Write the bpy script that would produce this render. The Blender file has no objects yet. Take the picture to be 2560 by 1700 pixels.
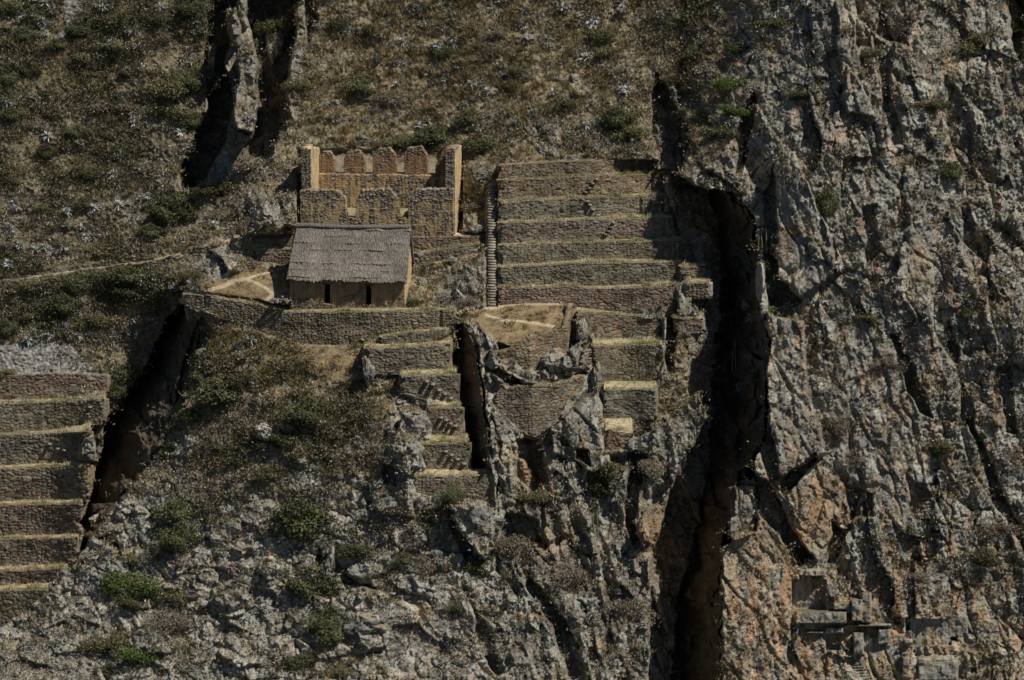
import bpy, math, random
import numpy as np
from mathutils import Vector
random.seed(11)
SC = bpy.context.scene
COL = SC.collection
# ------------------------------------------------------------------ camera, world, sun, exposure
F = 8460.0
PITCH = math.radians(12.0)
DIST = 300.0
cp, sp = math.cos(PITCH), math.sin(PITCH)
CAM = np.array([0.0, -DIST * cp, DIST * sp])
cam_d = bpy.data.cameras.new('camera'); cam = bpy.data.objects.new('camera', cam_d); COL.objects.link(cam)
cam.location = CAM; cam.rotation_euler = (math.pi / 2 - PITCH, 0, 0)
cam_d.sensor_width = 36.0; cam_d.lens = 36.0 * F / 2560.0
cam_d.clip_start = 1.0; cam_d.clip_end = 3000.0
SC.camera = cam
SUN = np.array([0.50, -0.262, 0.83]); SUN /= np.linalg.norm(SUN)
EL = math.asin(SUN[2]); ROT = math.atan2(SUN[0], SUN[1])
w = bpy.data.worlds.new('World'); SC.world = w; w.use_nodes = True
nt = w.node_tree; nt.nodes.clear()
sky = nt.nodes.new('ShaderNodeTexSky'); sky.sky_type = 'NISHITA'; sky.sun_disc = False
sky.sun_elevation = EL; sky.sun_rotation = ROT; sky.altitude = 2800; sky.air_density = 1.0
bg = nt.nodes.new('ShaderNodeBackground'); bg.inputs[1].default_value = 0.05
ow = nt.nodes.new('ShaderNodeOutputWorld')
nt.links.new(sky.outputs[0], bg.inputs[0]); nt.links.new(bg.outputs[0], ow.inputs[0])
sd = bpy.data.lights.new('sun', 'SUN'); sd.energy = 5.0; sd.angle = math.radians(0.5); sd.color = (1.0, 0.95, 0.86)
so = bpy.data.objects.new('sun', sd); COL.objects.link(so); so.location = (80, -80, 150)
so.rotation_euler = Vector(-SUN).to_track_quat('-Z', 'Y').to_euler()
SC.view_settings.view_transform = 'Standard'; SC.view_settings.look = 'None'
SC.view_settings.exposure = -0.17; SC.view_settings.gamma = 1.0
SC.cycles.max_bounces = 3; SC.cycles.diffuse_bounces = 2; SC.cycles.use_denoising = True

# ------------------------------------------------------------------ geometry of the view (pixels of the 2560 px photograph -> world)
def P(px, py, Y):
    px = np.asarray(px, float); py = np.asarray(py, float); Y = np.asarray(Y, float)
    dx = px - 1280.0; dy = F * cp + (850.0 - py) * sp; dz = -F * sp + (850.0 - py) * cp
    t = (Y - CAM[1]) / dy
    return np.stack(np.broadcast_arrays(dx * t, Y, CAM[2] + dz * t), -1)
def YatZ(py, z):
    py = np.asarray(py, float)
    dy = F * cp + (850.0 - py) * sp; dz = -F * sp + (850.0 - py) * cp
    return CAM[1] + dy * (np.asarray(z) - CAM[2]) / dz
def proj(p):
    p = np.asarray(p, float) - CAM
    f = p[..., 1] * cp - p[..., 2] * sp; u = p[..., 1] * sp + p[..., 2] * cp
    return 1280 + F * p[..., 0] / f, 850 - F * u / f
def cz(pts): return [(x * 1.0843, y * 1.0843) for x, y in pts]
def mk(ox, oy, s): return lambda pts: [(ox + p[0] / s, oy + p[1] / s) + tuple(p[2:]) for p in pts]
c1 = mk(400, 340, 2.6133); c2 = mk(1100, 340, 2.6133); c3 = mk(800, 780, 2.6133); c4 = mk(0, 600, 2.951)
c7 = mk(0, 1100, 2.6133); c6 = mk(800, 1100, 2.6133); cu1 = mk(0, 0, 2.6133); cu2 = mk(800, 0, 2.6133)
cu3 = mk(1660, 0, 2.6133); c8 = mk(1660, 550, 2.6133); c9 = mk(1660, 1100, 2.6133); cp2 = mk(1080, 700, 4.9)
ch = mk(640, 360, 3.7333); cr = mk(1540, 600, 5.133)

# ------------------------------------------------------------------ noise
_r = np.random.default_rng(7)
_ang = _r.random((512, 512)) * 2 * np.pi
GX = np.cos(_ang).astype(np.float32); GY = np.sin(_ang).astype(np.float32)
RT = [_r.random((512, 512)).astype(np.float32) for _ in range(6)]
def gn(x, y, s=0):
    x = np.asarray(x, np.float32) + s * 37.31; y = np.asarray(y, np.float32) + s * 17.77
    xi = np.floor(x); yi = np.floor(y); fx = x - xi; fy = y - yi
    xi = xi.astype(np.int32) & 511; yi = yi.astype(np.int32) & 511; x1 = (xi + 1) & 511; y1 = (yi + 1) & 511
    u = fx * fx * fx * (fx * (fx * 6 - 15) + 10); v = fy * fy * fy * (fy * (fy * 6 - 15) + 10)
    a = GX[yi, xi] * fx + GY[yi, xi] * fy
    b = GX[yi, x1] * (fx - 1) + GY[yi, x1] * fy
    c = GX[y1, xi] * fx + GY[y1, xi] * (fy - 1)
    d = GX[y1, x1] * (fx - 1) + GY[y1, x1] * (fy - 1)
    return ((a + (b - a) * u) * (1 - v) + (c + (d - c) * u) * v) * 1.5
def fbm(x, y, o=4, s=0, g=0.5):
    r = 0; a = 1.0; t = 0
    for k in range(o):
        r = r + a * gn(x * 2 ** k, y * 2 ** k, s + k * 3 + 1); t += a; a *= g
    return r / t * 1.3
def worley(x, y, s=0, jit=0.95):
    x = np.asarray(x, np.float32) + s * 13.7; y = np.asarray(y, np.float32) + s * 7.3
    xi = np.floor(x).astype(np.int32); yi = np.floor(y).astype(np.int32)
    F1 = np.full(x.shape, 9., np.float32); F2 = F1.copy(); ID = np.zeros(x.shape, np.int32)
    DX = np.zeros(x.shape, np.float32); DY = DX.copy()
    for j in (-1, 0, 1):
        for i in (-1, 0, 1):
            cx = (xi + i) & 511; cy = (yi + j) & 511
            dx = (xi + i) + 0.5 + (RT[0][cy, cx] - 0.5) * jit - x
            dy = (yi + j) + 0.5 + (RT[1][cy, cx] - 0.5) * jit - y
            d = np.sqrt(dx * dx + dy * dy)
            n = d < F1
            F2 = np.where(n, F1, np.minimum(F2, d)); F1 = np.where(n, d, F1)
            ID = np.where(n, cy * 512 + cx, ID); DX = np.where(n, dx, DX); DY = np.where(n, dy, DY)
    return F1, F2, ID, DX, DY
def rnd(ID, k): return RT[2 + k].ravel()[ID]
def sstep(a, b, x):
    t = np.clip((x - a) / (b - a), 0, 1); return t * t * (3 - 2 * t)
def facets(u, v, su, sv, seed, tilt=0.6, warp=0.25):
    a = u / su + warp * gn(u / su * 1.3, v / sv * 1.3, seed + 20); b = v / sv + warp * gn(u / su * 1.3, v / sv * 1.3, seed + 21)
    f1, f2, ID, dx, dy = worley(a, b, seed)
    h = (rnd(ID, 0) - 0.5) + tilt * ((rnd(ID, 1) - 0.5) * 2 * dx + (rnd(ID, 2) - 0.5) * 2 * dy)
    return h, sstep(0.14, 0.0, f2 - f1), rnd(ID, 3)

# ------------------------------------------------------------------ materials
def material(name, bump=0.3, bscale=8.0, cvar=0.25, cscale=5.0, rough=0.95, attr=True, base=(0.2, 0.2, 0.2), rndv=0.0, translucent=False, stretch=(1, 1, 1), bdist=0.05, spots=None):
    m = bpy.data.materials.new(name); m.use_nodes = True; t = m.node_tree; N = t.nodes; L = t.links
    b = N['Principled BSDF']; b.inputs['Roughness'].default_value = rough; b.inputs['Specular IOR Level'].default_value = 0.15
    tc = N.new('ShaderNodeNewGeometry'); mp = N.new('ShaderNodeMapping'); mp.inputs['Scale'].default_value = stretch
    L.new(tc.outputs['Position'], mp.inputs['Vector'])
    if attr:
        a = N.new('ShaderNodeAttribute'); a.attribute_name = 'Col'; src = a.outputs['Color']
    else:
        a = N.new('ShaderNodeRGB'); a.outputs[0].default_value = (*base, 1); src = a.outputs[0]
    n1 = N.new('ShaderNodeTexNoise'); n1.inputs['Scale'].default_value = cscale; n1.inputs['Detail'].default_value = 5; n1.inputs['Roughness'].default_value = 0.7
    L.new(mp.outputs[0], n1.inputs['Vector'])
    mr = N.new('ShaderNodeMapRange'); mr.inputs[1].default_value = 0.3; mr.inputs[2].default_value = 0.7
    mr.inputs[3].default_value = 1 - cvar; mr.inputs[4].default_value = 1 + cvar
    L.new(n1.outputs[0], mr.inputs[0])
    fac = mr.outputs[0]
    if rndv:
        oi = N.new('ShaderNodeObjectInfo'); m2 = N.new('ShaderNodeMapRange'); m2.inputs[3].default_value = 1 - rndv; m2.inputs[4].default_value = 1 + rndv
        L.new(oi.outputs['Random'], m2.inputs[0]); mm = N.new('ShaderNodeMath'); mm.operation = 'MULTIPLY'
        L.new(fac, mm.inputs[0]); L.new(m2.outputs[0], mm.inputs[1]); fac = mm.outputs[0]
    vm = N.new('ShaderNodeVectorMath'); vm.operation = 'SCALE'; L.new(src, vm.inputs[0]); L.new(fac, vm.inputs['Scale'])
    L.new(vm.outputs[0], b.inputs['Base Color'])
    if bump:
        n2 = N.new('ShaderNodeTexNoise'); n2.inputs['Scale'].default_value = bscale; n2.inputs['Detail'].default_value = 6; n2.inputs['Roughness'].default_value = 0.75
        L.new(mp.outputs[0], n2.inputs['Vector'])
        bp = N.new('ShaderNodeBump'); bp.inputs['Strength'].default_value = bump; bp.inputs['Distance'].default_value = bdist
        L.new(n2.outputs[0], bp.inputs['Height']); L.new(bp.outputs[0], b.inputs['Normal'])
    return m
M_GROUND = material('rocky_ground', bump=0.9, bscale=3.5, cvar=0.35, cscale=4.0, bdist=0.12)
M_STONE = material('dry_stone', bump=0.6, bscale=12, cvar=0.25, cscale=9, bdist=0.04)
M_ADOBE = material('adobe', bump=0.5, bscale=9, cvar=0.18, cscale=6, bdist=0.04)
M_THATCH = material('thatch', bump=0.8, bscale=16, cvar=0.35, cscale=15, stretch=(1, 0.12, 0.12), bdist=0.05)
M_LEAF = material('foliage', bump=0, cvar=0.3, cscale=3, rndv=0.25)
M_GRASS = material('dry_grass', bump=0, cvar=0.25, cscale=2)
M_WOOD = material('weathered_wood', bump=0.4, bscale=20, attr=False, base=(0.12, 0.08, 0.05))

# ------------------------------------------------------------------ mesh helpers
def mesh(name, V, Q, col=None, mat=None, smooth=False, parent=None):
    V = np.ascontiguousarray(V, np.float32).reshape(-1, 3); Q = np.asarray(Q, np.int32)
    k = Q.shape[1]; me = bpy.data.meshes.new(name)
    me.vertices.add(len(V)); me.vertices.foreach_set('co', V.ravel())
    me.loops.add(Q.size); me.loops.foreach_set('vertex_index', np.ascontiguousarray(Q.ravel(), np.int32))
    me.polygons.add(len(Q)); me.polygons.foreach_set('loop_start', np.arange(0, Q.size, k, dtype=np.int32))
    me.polygons.foreach_set('loop_total', np.full(len(Q), k, np.int32))
    if smooth: me.polygons.foreach_set('use_smooth', np.ones(len(Q), bool))
    if col is not None:
        c = np.ones((len(V), 4), np.float32); c[:, :3] = np.clip(np.broadcast_to(col, (len(V), 3)), 0.003, 0.95)
        a = me.attributes.new('Col', 'FLOAT_COLOR', 'POINT'); a.data.foreach_set('color', c.ravel())
    me.update(calc_edges=True)
    if mat: me.materials.append(mat)
    o = bpy.data.objects.new(name, me); COL.objects.link(o)
    if parent is not None: o.parent = parent
    return o
def tag(o, label=None, cat=None, group=None, kind=None):
    if label: o['label'] = label
    if cat: o['category'] = cat
    if group: o['group'] = group
    if kind: o['kind'] = kind
    return o
def empty(name, loc=(0, 0, 0), rz=0):
    o = bpy.data.objects.new(name, None); COL.objects.link(o); o.location = loc; o.rotation_euler = (0, 0, rz); o.empty_display_size = 0.2
    return o
def gridq(nu, nv, off=0):   # grid indexed [v, u]
    i = np.arange(nu - 1)[None, :] + np.arange(nv - 1)[:, None] * nu + off
    return np.stack([i, i + 1, i + nu + 1, i + nu], -1).reshape(-1, 4)
def slab(Fr, Bk, keep=None):
    """front and back vertex grids [v,u,3] -> closed solid of the kept cells"""
    nv, nu = Fr.shape[:2]; n = nv * nu
    keep = np.ones((nv - 1, nu - 1), bool) if keep is None else keep
    idx = np.arange(n).reshape(nv, nu)
    a, b, c, d = idx[:-1, :-1], idx[:-1, 1:], idx[1:, 1:], idx[1:, :-1]
    Q = [np.stack([a, b, c, d], -1)[keep], np.stack([a + n, d + n, c + n, b + n], -1)[keep]]
    pad = np.pad(keep, 1)
    def side(m, p, q): Q.append(np.stack([q, p, p + n, q + n], -1)[m])
    side(keep & ~pad[:-2, 1:-1], a, b); side(keep & ~pad[2:, 1:-1], c, d)
    side(keep & ~pad[1:-1, :-2], d, a); side(keep & ~pad[1:-1, 2:], b, c)
    return np.concatenate([Fr.reshape(-1, 3), Bk.reshape(-1, 3)]), np.concatenate(Q)
def compact(V, Q, col=None):
    u, inv = np.unique(Q.ravel(), return_inverse=True)
    return V[u], inv.reshape(Q.shape), (None if col is None else col[u])
GREY = np.array([.215, .196, .163]); TAN = np.array([.235, .185, .125]); BROWN = np.array([.165, .125, .088]); DARK = np.array([.10, .075, .05])
def stone_tex(s, z, sw=0.36, sh=0.21, seed=0, brown=0.3, mortar=(.085, .06, .04)):
    """bulge and colour of rough dry-stone masonry at wall coordinates s, z"""
    a = s / sw + 0.25 * gn(s * 2.2, z * 2.2, seed + 3); b = z / sh + 0.3 * gn(s * 1.6, z * 2.5, seed + 4)
    f1, f2, ID, dx, dy = worley(a, b, seed, 0.8)
    e = np.clip((f2 - f1) / 0.42, 0, 1)
    bul = 0.095 * np.sqrt(e) + 0.07 * (rnd(ID, 0) - 0.5) * e
    r = rnd(ID, 1)[..., None]; q = rnd(ID, 2)[..., None]
    big = fbm(s * 0.35, z * 0.5, 3, seed + 9)[..., None]
    c = np.where(r < 0.5, GREY, np.where(r < 0.5 + 0.5 * (1 - brown), TAN * 0.8 + GREY * 0.15, BROWN))
    c = c * (0.72 + 0.45 * q) * (1 + 0.25 * big)
    c = c * (1 + brown * 0.22 * np.array([0.5, 0.0, -0.5]))
    mm = sstep(0.17, 0.03, e)[..., None]
    c = c * (1 - mm) + np.array(mortar) * mm
    return bul, c, e

# ------------------------------------------------------------------ terrain sheet: depth field
def axis(lo, a, b, hi, st, far):
    return np.concatenate([np.arange(lo, a, far), np.arange(a, b, st), np.arange(b, hi + far, far)])
STEP = 2.15
PXs = axis(-900, -50, 2610, 3500, STEP, 14); PYs = axis(-700, -40, 1740, 2500, STEP, 14)
NX, NY = len(PXs), len(PYs)
GPX, GPY = np.meshgrid(PXs, PYs); GPX = GPX.astype(np.float32); GPY = GPY.astype(np.float32)
U = (GPX - 1280) / 28.2; V = (850 - GPY) / 28.2
def tps(pts):
    p = np.array(pts, float); p[:, :2] = p[:, :2] * 1.0843 / 500.0; n = len(p)
    def k(r2): return 0.5 * r2 * np.log(r2 + 1e-9)
    A = np.zeros((n + 3, n + 3)); d = ((p[:, None, :2] - p[None, :, :2]) ** 2).sum(-1)
    A[:n, :n] = k(d) + np.eye(n) * 0.002; A[:n, n] = 1; A[:n, n + 1:] = p[:, :2]; A[n:, :n] = A[:n, n:].T
    c = np.linalg.solve(A, np.concatenate([p[:, 2], [0, 0, 0]]))
    gx = np.linspace(-120, 2680, 90); gy = np.linspace(-120, 1820, 70)       # coarse grid, then bilinear
    XX, YY = np.meshgrid(gx / 500, gy / 500)
    Z = c[n] + c[n + 1] * XX + c[n + 2] * YY
    for i in range(n): Z += c[i] * k((XX - p[i, 0]) ** 2 + (YY - p[i, 1]) ** 2)
    cx = np.clip(PXs, -120, 2679); cy = np.clip(PYs, -120, 1819)
    fx = (cx - gx[0]) / (gx[1] - gx[0]); fy = (cy - gy[0]) / (gy[1] - gy[0])
    ix = fx.astype(int); iy = fy.astype(int); fx = (fx - ix)[None]; fy = (fy - iy)[:, None]
    R = (Z[np.ix_(iy, ix)] * (1 - fx) + Z[np.ix_(iy, ix + 1)] * fx) * (1 - fy) + (Z[np.ix_(iy + 1, ix)] * (1 - fx) + Z[np.ix_(iy + 1, ix + 1)] * fx) * fy
    return (R + ((cy - PYs) * 0.026)[:, None]).astype(np.float32)
WX = (9 * fbm(U * 0.5, V * 0.5, 3, 50)).astype(np.float32); WY = (9 * fbm(U * 0.5, V * 0.5, 3, 60)).astype(np.float32)
def pmask(poly, width=4.0, warp=1.0, shift=0.0):
    """soft mask of a polygon, its edge roughened by noise"""
    poly = np.array(poly, float); x0, y0 = poly.min(0) - 40 - width; x1, y1 = poly.max(0) + 40 + width
    i0, i1 = np.searchsorted(PXs, [x0, x1]); j0, j1 = np.searchsorted(PYs, [y0, y1])
    out = np.zeros((NY, NX), np.float32)
    if i1 <= i0 or j1 <= j0: return out
    x = GPX[j0:j1, i0:i1] + WX[j0:j1, i0:i1] * warp; y = GPY[j0:j1, i0:i1] + WY[j0:j1, i0:i1] * warp
    ins = np.zeros(x.shape, bool); dm = np.full(x.shape, 1e9, np.float32)
    n = len(poly)
    for k in range(n):
        ax, ay = poly[k]; bx, by = poly[(k + 1) % n]
        if ay != by:
            ins ^= ((ay > y) != (by > y)) & (x < (bx - ax) * (y - ay) / (by - ay) + ax)
        ex, ey = bx - ax, by - ay
        t = np.clip(((x - ax) * ex + (y - ay) * ey) / (ex * ex + ey * ey + 1e-9), 0, 1)
        dm = np.minimum(dm, (x - ax - t * ex) ** 2 + (y - ay - t * ey) ** 2)
    dd = np.sqrt(dm) * np.where(ins, 1, -1) - shift
    out[j0:j1, i0:i1] = sstep(-width / 2, width / 2, dd)
    return out

# layers (control points: x, y on the 2361 px view, world depth in metres)
HILL = [(0, 0, 29), (400, 0, 27), (700, 0, 26), (1100, 0, 24), (1500, 0, 21), (1700, 0, 15), (2361, 0, 12),
        (0, 300, 20), (400, 330, 18), (720, 330, 15), (1060, 340, 14.5), (1300, 362, 9.6), (1500, 362, 9.2),
        (0, 640, 11), (400, 590, 9), (520, 560, 7.5), (0, 860, 6), (240, 860, 6.5), (430, 760, 8), (0, 1500, -8), (250, 1200, 1),
        (560, 600, 4.8), (660, 600, 5.2), (430, 680, 3.4), (500, 650, 3.2), (480, 700, 2.0), (590, 700, .7), (560, 660, 2.3), (600, 630, 3.6), (640, 690, 0.3), (640, 640, 2.8), (960, 700, -.2), (970, 640, 3.0), (1100, 600, 2.6), (1110, 690, 0.2), (960, 560, 6.5), (1090, 540, 5.6),
        (560, 530, 8), (600, 450, 9.5), (690, 500, 7.5), (1100, 470, 8), (1110, 400, 9.5),
        (1300, 700, 0.5), (1500, 700, 0.5), (1560, 600, 3), (1560, 420, 8), (1450, 900, -6), (1450, 960, -8.3), (1580, 1400, -8), (1580, 1200, -5), (1650, 1000, -1), (1680, 800, 3), (1680, 600, 7), (1600, 1560, -11), (1590, 640, 1.6), (1595, 700, -.9), (1590, 770, -2.6), (1590, 850, -5.0)]
SPUR = [(470, 740, 2.6), (700, 790, -1.6), (830, 800, -2.6), (1040, 740, -2.9), (430, 900, -1), (330, 1100, -4), (200, 1250, -7), (20, 1500, -13.5), (600, 850, -3.5),
        (830, 880, -5.2), (1040, 800, -3.8), (1050, 900, -6.0), (1060, 1000, -9.0), (1100, 1090, -12.6), (1080, 1180, -14.6), (900, 1100, -11.3), (960, 1000, -9.6), (600, 1200, -11), (600, 1568, -21), (1100, 1300, -16), (1100, 1568, -23), (0, 1568, -18)]
PROM = [(1090, 700, -.2), (1300, 700, -.5), (1115, 780, -4.8), (1118, 880, -8.2), (1130, 1000, -11.2), (1190, 810, -6.2), (1330, 740, -3.0), (1200, 880, -7.0), (1350, 860, -6.5), (1160, 940, -9.6), (1380, 900, -6.8), (1400, 960, -9.0),
        (1200, 1000, -9.5), (1400, 1080, -10.6), (1150, 1250, -14.5), (1450, 1300, -17), (1150, 1568, -23.5), (1480, 1568, -24), (1590, 960, -8.5), (1590, 1100, -12)]
CLIFF = [(1520, 0, 20.6), (1540, 120, 17.5), (1540, 220, 14.0), (1600, 100, 16), (1700, 0, 15), (1900, 0, 8), (2361, 0, 6), (1600, 280, 8.5), (1600, 420, 2.2), (1565, 400, 3.5), (1720, 440, 0.5), (1760, 300, 2.5), (1850, 400, -2), (2361, 500, -3), (1740, 700, -6.2), (1900, 750, -7.5), (2361, 900, -9),
         (1770, 900, -9), (1720, 1150, -13.5), (1850, 1200, -13), (1690, 1400, -17.5), (1700, 1568, -20), (2100, 1400, -16.5), (2361, 1568, -18)]
Yb = tps(HILL)
W_ = np.zeros((NY, NX), np.float32); Yp = np.zeros((NY, NX), np.float32)
LAY = {}
def layer(name, pts, poly, width=4, warp=1.0):
    global Yb, W_
    m = pmask(cz(poly), width, warp); LAY[name] = m
    Yb = Yb * (1 - m) + tps(pts) * m; W_ = W_ * (1 - m)
def pin(xs, knots, bl=6, br=6, bt=4, bb=4):
    """press the sheet onto a known profile: knots = [(py(x), Y(x)), ...] from top to bottom"""
    global W_, Yp
    i0, i1 = np.searchsorted(PXs, [xs[0] - bl, xs[-1] + br])
    for i in range(i0, i1):
        x = PXs[i]; ky = np.array([np.interp(x, xs, k[0]) for k in knots]); kY = np.array([np.interp(x, xs, k[1]) for k in knots])
        wx = min(1, max(0, (x - xs[0] + bl) / max(bl, .01)), max(0, (xs[-1] + br - x) / max(br, .01)))
        j0, j1 = np.searchsorted(PYs, [ky[0] - bt, ky[-1] + bb])
        y = PYs[j0:j1]
        ww = wx * np.minimum(1, np.minimum((y - ky[0] + bt) / bt, (ky[-1] + bb - y) / bb))
        yy = np.interp(y, ky, kY)
        o = W_[j0:j1, i]; up = ww > o
        Yp[j0:j1, i] = np.where(up, yy, Yp[j0:j1, i]); W_[j0:j1, i] = np.maximum(o, ww)

# ------------------------------------------------------------------ wall records
WALLS = []; LEDGES = []
def lin(pts, xs): p = np.array(pts, float); return np.interp(xs, p[:, 0], p[:, 1])
class Wall: pass
def wall(label, top, bot, Yb_=None, x0=None, x1=None, below=None, above=None, batter=0.12, gap=0.0, name='terrace_wall', group=None, brown=0.3, thick=0.38, seed=None, grooves=(), steps=(), rough=0.022, Yl=None, stone=(0.36, 0.21), dopin=True, pb=(6, 6), pinfront=0.25, ragl=.35, ragr=.35):
    w = Wall(); w.label, w.name, w.group, w.brown, w.thick, w.batter, w.grooves, w.steps, w.rough, w.stone = label, name, group, brown, thick, batter, grooves, steps, rough, stone
    w.seed = len(WALLS) * 3 + 1 if seed is None else seed; w.ragl, w.ragr = ragl, ragr
    x0 = top[0][0] if x0 is None else x0; x1 = top[-1][0] if x1 is None else x1
    w.xs = np.linspace(x0, x1, max(12, int((x1 - x0) / 1.5)))
    w.top = lin(top, w.xs); w.bot = lin(bot, w.xs)
    if below is not None:      # stands on the ledge behind the top of the wall below
        zt = np.interp(w.xs, below.xs, below.zt); Y = YatZ(w.bot, zt); lo = np.interp(w.xs, below.xs, below.Yt) + 0.45
        w.Yb = np.maximum(Y, lo) + gap
        k = 25; w.Yb = np.convolve(np.pad(w.Yb, k, mode='edge'), np.ones(2 * k + 1) / (2 * k + 1), 'valid')
    elif above is not None:    # its top carries the ledge at the foot of the wall above
        zt = np.interp(w.xs, above.xs, above.zb); Yt = np.minimum(YatZ(w.top, zt), np.interp(w.xs, above.xs, above.Yb) - 0.4)
        k = 25; Yt = np.convolve(np.pad(Yt, k, mode='edge'), np.ones(2 * k + 1) / (2 * k + 1), 'valid')
        h = (w.bot - w.top) / 28.0; w.Yb = Yt - batter * h
    else:
        w.Yb = lin(Yl, w.xs) if Yl is not None else np.full(len(w.xs), float(Yb_))
    B = P(w.xs, w.bot, w.Yb); h = 1.0
    for _ in range(4):
        T = P(w.xs, w.top, w.Yb + batter * h); h = T[:, 2] - B[:, 2]
    w.zb = B[:, 2]; w.zt = T[:, 2]; w.Yt = w.Yb + batter * h; w.B, w.T = B, T
    if dopin: pin(w.xs, [(w.top, w.Yt + pinfront), (w.bot, w.Yb + pinfront)], pb[0], pb[1])
    WALLS.append(w); return w
def ledge(lower, upper=None, back=None, x0=None, x1=None, dz=-0.015, rise=0.0, name='grass_ledge'):
    x0 = lower.xs[0] if x0 is None else x0; x1 = lower.xs[-1] if x1 is None else x1
    xs = np.linspace(x0, x1, max(8, int((x1 - x0) / 3)))
    f = lambda a: np.interp(xs, lower.xs, a)
    zt = f(lower.zt); Yt = f(lower.Yt); topy = f(lower.top)
    if upper is not None:
        by = np.interp(xs, upper.xs, upper.bot); BY = np.interp(xs, upper.xs, upper.Yb); BZ = np.interp(xs, upper.xs, upper.zb)
    else:
        by = lin(back, xs); BZ = zt + rise; BY = YatZ(by, BZ)
    BY = np.maximum(BY, Yt + 0.4)
    pin(xs, [(by, BY + 0.3), (topy, Yt + 0.3)], 3, 3)
    n = 8; R = []
    fx = (P(xs, topy, Yt)[:, 0]); bx = P(xs, by, BY)[:, 0]
    for k in range(n):
        t = k / (n - 1.0)
        X = fx * (1 - t) + bx * t; Y = (Yt + 0.16) * (1 - t) + (BY + 0.2) * t; Z = (zt - dz) * (1 - t) + (BZ + 0.02) * t
        Z = Z + 0.03 * gn(X * 1.5, Y * 2, 5) * math.sin(math.pi * t)
        R.append(np.stack([X, Y, Z], -1))
    LEDGES.append((name, np.array(R), xs))
# ------------------------------------------------------------------ left terraces (behind the spur), pinned on the hill before the spur covers them
L_T = [c4([(-60, 1005), (400, 985), (790, 1000)]), c4([(-60, 1217), (450, 1190), (790, 1175)]), c4([(-60, 1445), (640, 1415)]),
       c7([(-60, 192), (590, 166)]), c7([(-60, 427), (540, 415)]), c7([(-60, 650), (560, 640)]), c7([(-60, 864), (410, 838)]), c7([(-60, 988), (330, 978)])]
L_B = [c4([(-60, 1190), (450, 1165), (790, 1120)]), c4([(-60, 1432), (450, 1398), (690, 1340)]), c7([(-60, 168), (590, 140)]),
       c7([(-60, 404), (540, 385)]), c7([(-60, 632), (560, 612)]), c7([(-60, 832), (410, 806)]), c7([(-60, 955), (330, 933)]), c7([(-60, 1240), (330, 1200)])]
LX1 = [270, 262, 226, 222, 205, 196, 168, 130]
LLAB = ['orange brown rubble wall under the grey scree left of the spur', 'second stone terrace wall down left of the spur, one dark step shadow',
        'third stone terrace wall down left of the spur, crossed by three slanting step shadows', 'fourth stone terrace wall down left of the spur, its end beside the deep black shadow',
        'fifth stone terrace wall down left of the spur, its end buried in black shadow', 'sixth stone terrace wall down left of the spur, running into pale rocks',
        'low stone terrace wall left of the spur, shortest in height of its stack', 'lowest stone terrace wall left of the spur, half hidden by rocks']
prev = None; LW = []
for k in range(8):
    nst = {1: [(.87, .25), (.85, .5)], 2: [(.52, .3), (.60, .45), (.68, .5)]}.get(k, ())
    kw = dict(Yb_=5.0) if prev is None else dict(above=prev)
    prev = wall(LLAB[k], L_T[k], L_B[k], x0=-20, x1=LX1[k], brown=0.75 if k == 0 else 0.45, group='terrace walls left of the spur', steps=nst, stone=(0.42, 0.27), pb=(2, 14), **kw); LW.append(prev)
for a, b in zip(LW[1:], LW[:-1]): ledge(a, b)

layer('spur', SPUR, [(415, 672), (470, 715), (560, 745), (700, 775), (820, 790), (900, 778), (1045, 722), (1100, 745), (1120, 850), (1145, 1050), (1150, 1250), (1200, 1660), (-80, 1700), (-80, 1500), (20, 1440), (110, 1370), (195, 1270), (215, 1190), (255, 1160), (330, 1090), (400, 980), (440, 880), (462, 800), (455, 740), (420, 705)], 4, 1.0)
layer('prom', PROM, [(1050, 716), (1090, 706), (1200, 690), (1330, 690), (1345, 760), (1335, 800), (1368, 850), (1400, 920), (1420, 1000), (1470, 1010), (1560, 960), (1610, 900), (1630, 960), (1600, 1020), (1560, 1090), (1530, 1180), (1500, 1280), (1495, 1660), (1120, 1660), (1150, 1400), (1140, 1240), (1150, 1120), (1130, 1010), (1112, 880), (1105, 800), (1085, 750)], 4, 0.8)
layer('cliff', CLIFF, [(1500, -700), (1530, -40), (1575, 20), (1545, 70), (1580, 130), (1552, 190), (1590, 280), (1600, 330), (1570, 400), (1590, 425), (1640, 440), (1700, 452), (1735, 500), (1748, 560), (1745, 610), (1745, 680), (1755, 740), (1775, 790), (1765, 860), (1770, 940), (1765, 1010), (1745, 1050), (1735, 1100), (1680, 1120), (1675, 1210), (1690, 1245), (1660, 1260), (1662, 1450), (1655, 1700), (1640, 2500), (3300, 2500), (3300, -700)], 5, 0.9)

OFF = np.zeros((NY, NX), np.float32)     # local offsets (+ recessed, - proud)
def off(poly, d, width=5, warp=1.0):
    global OFF
    OFF = OFF + d * pmask(cz(poly), width, warp)
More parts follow.
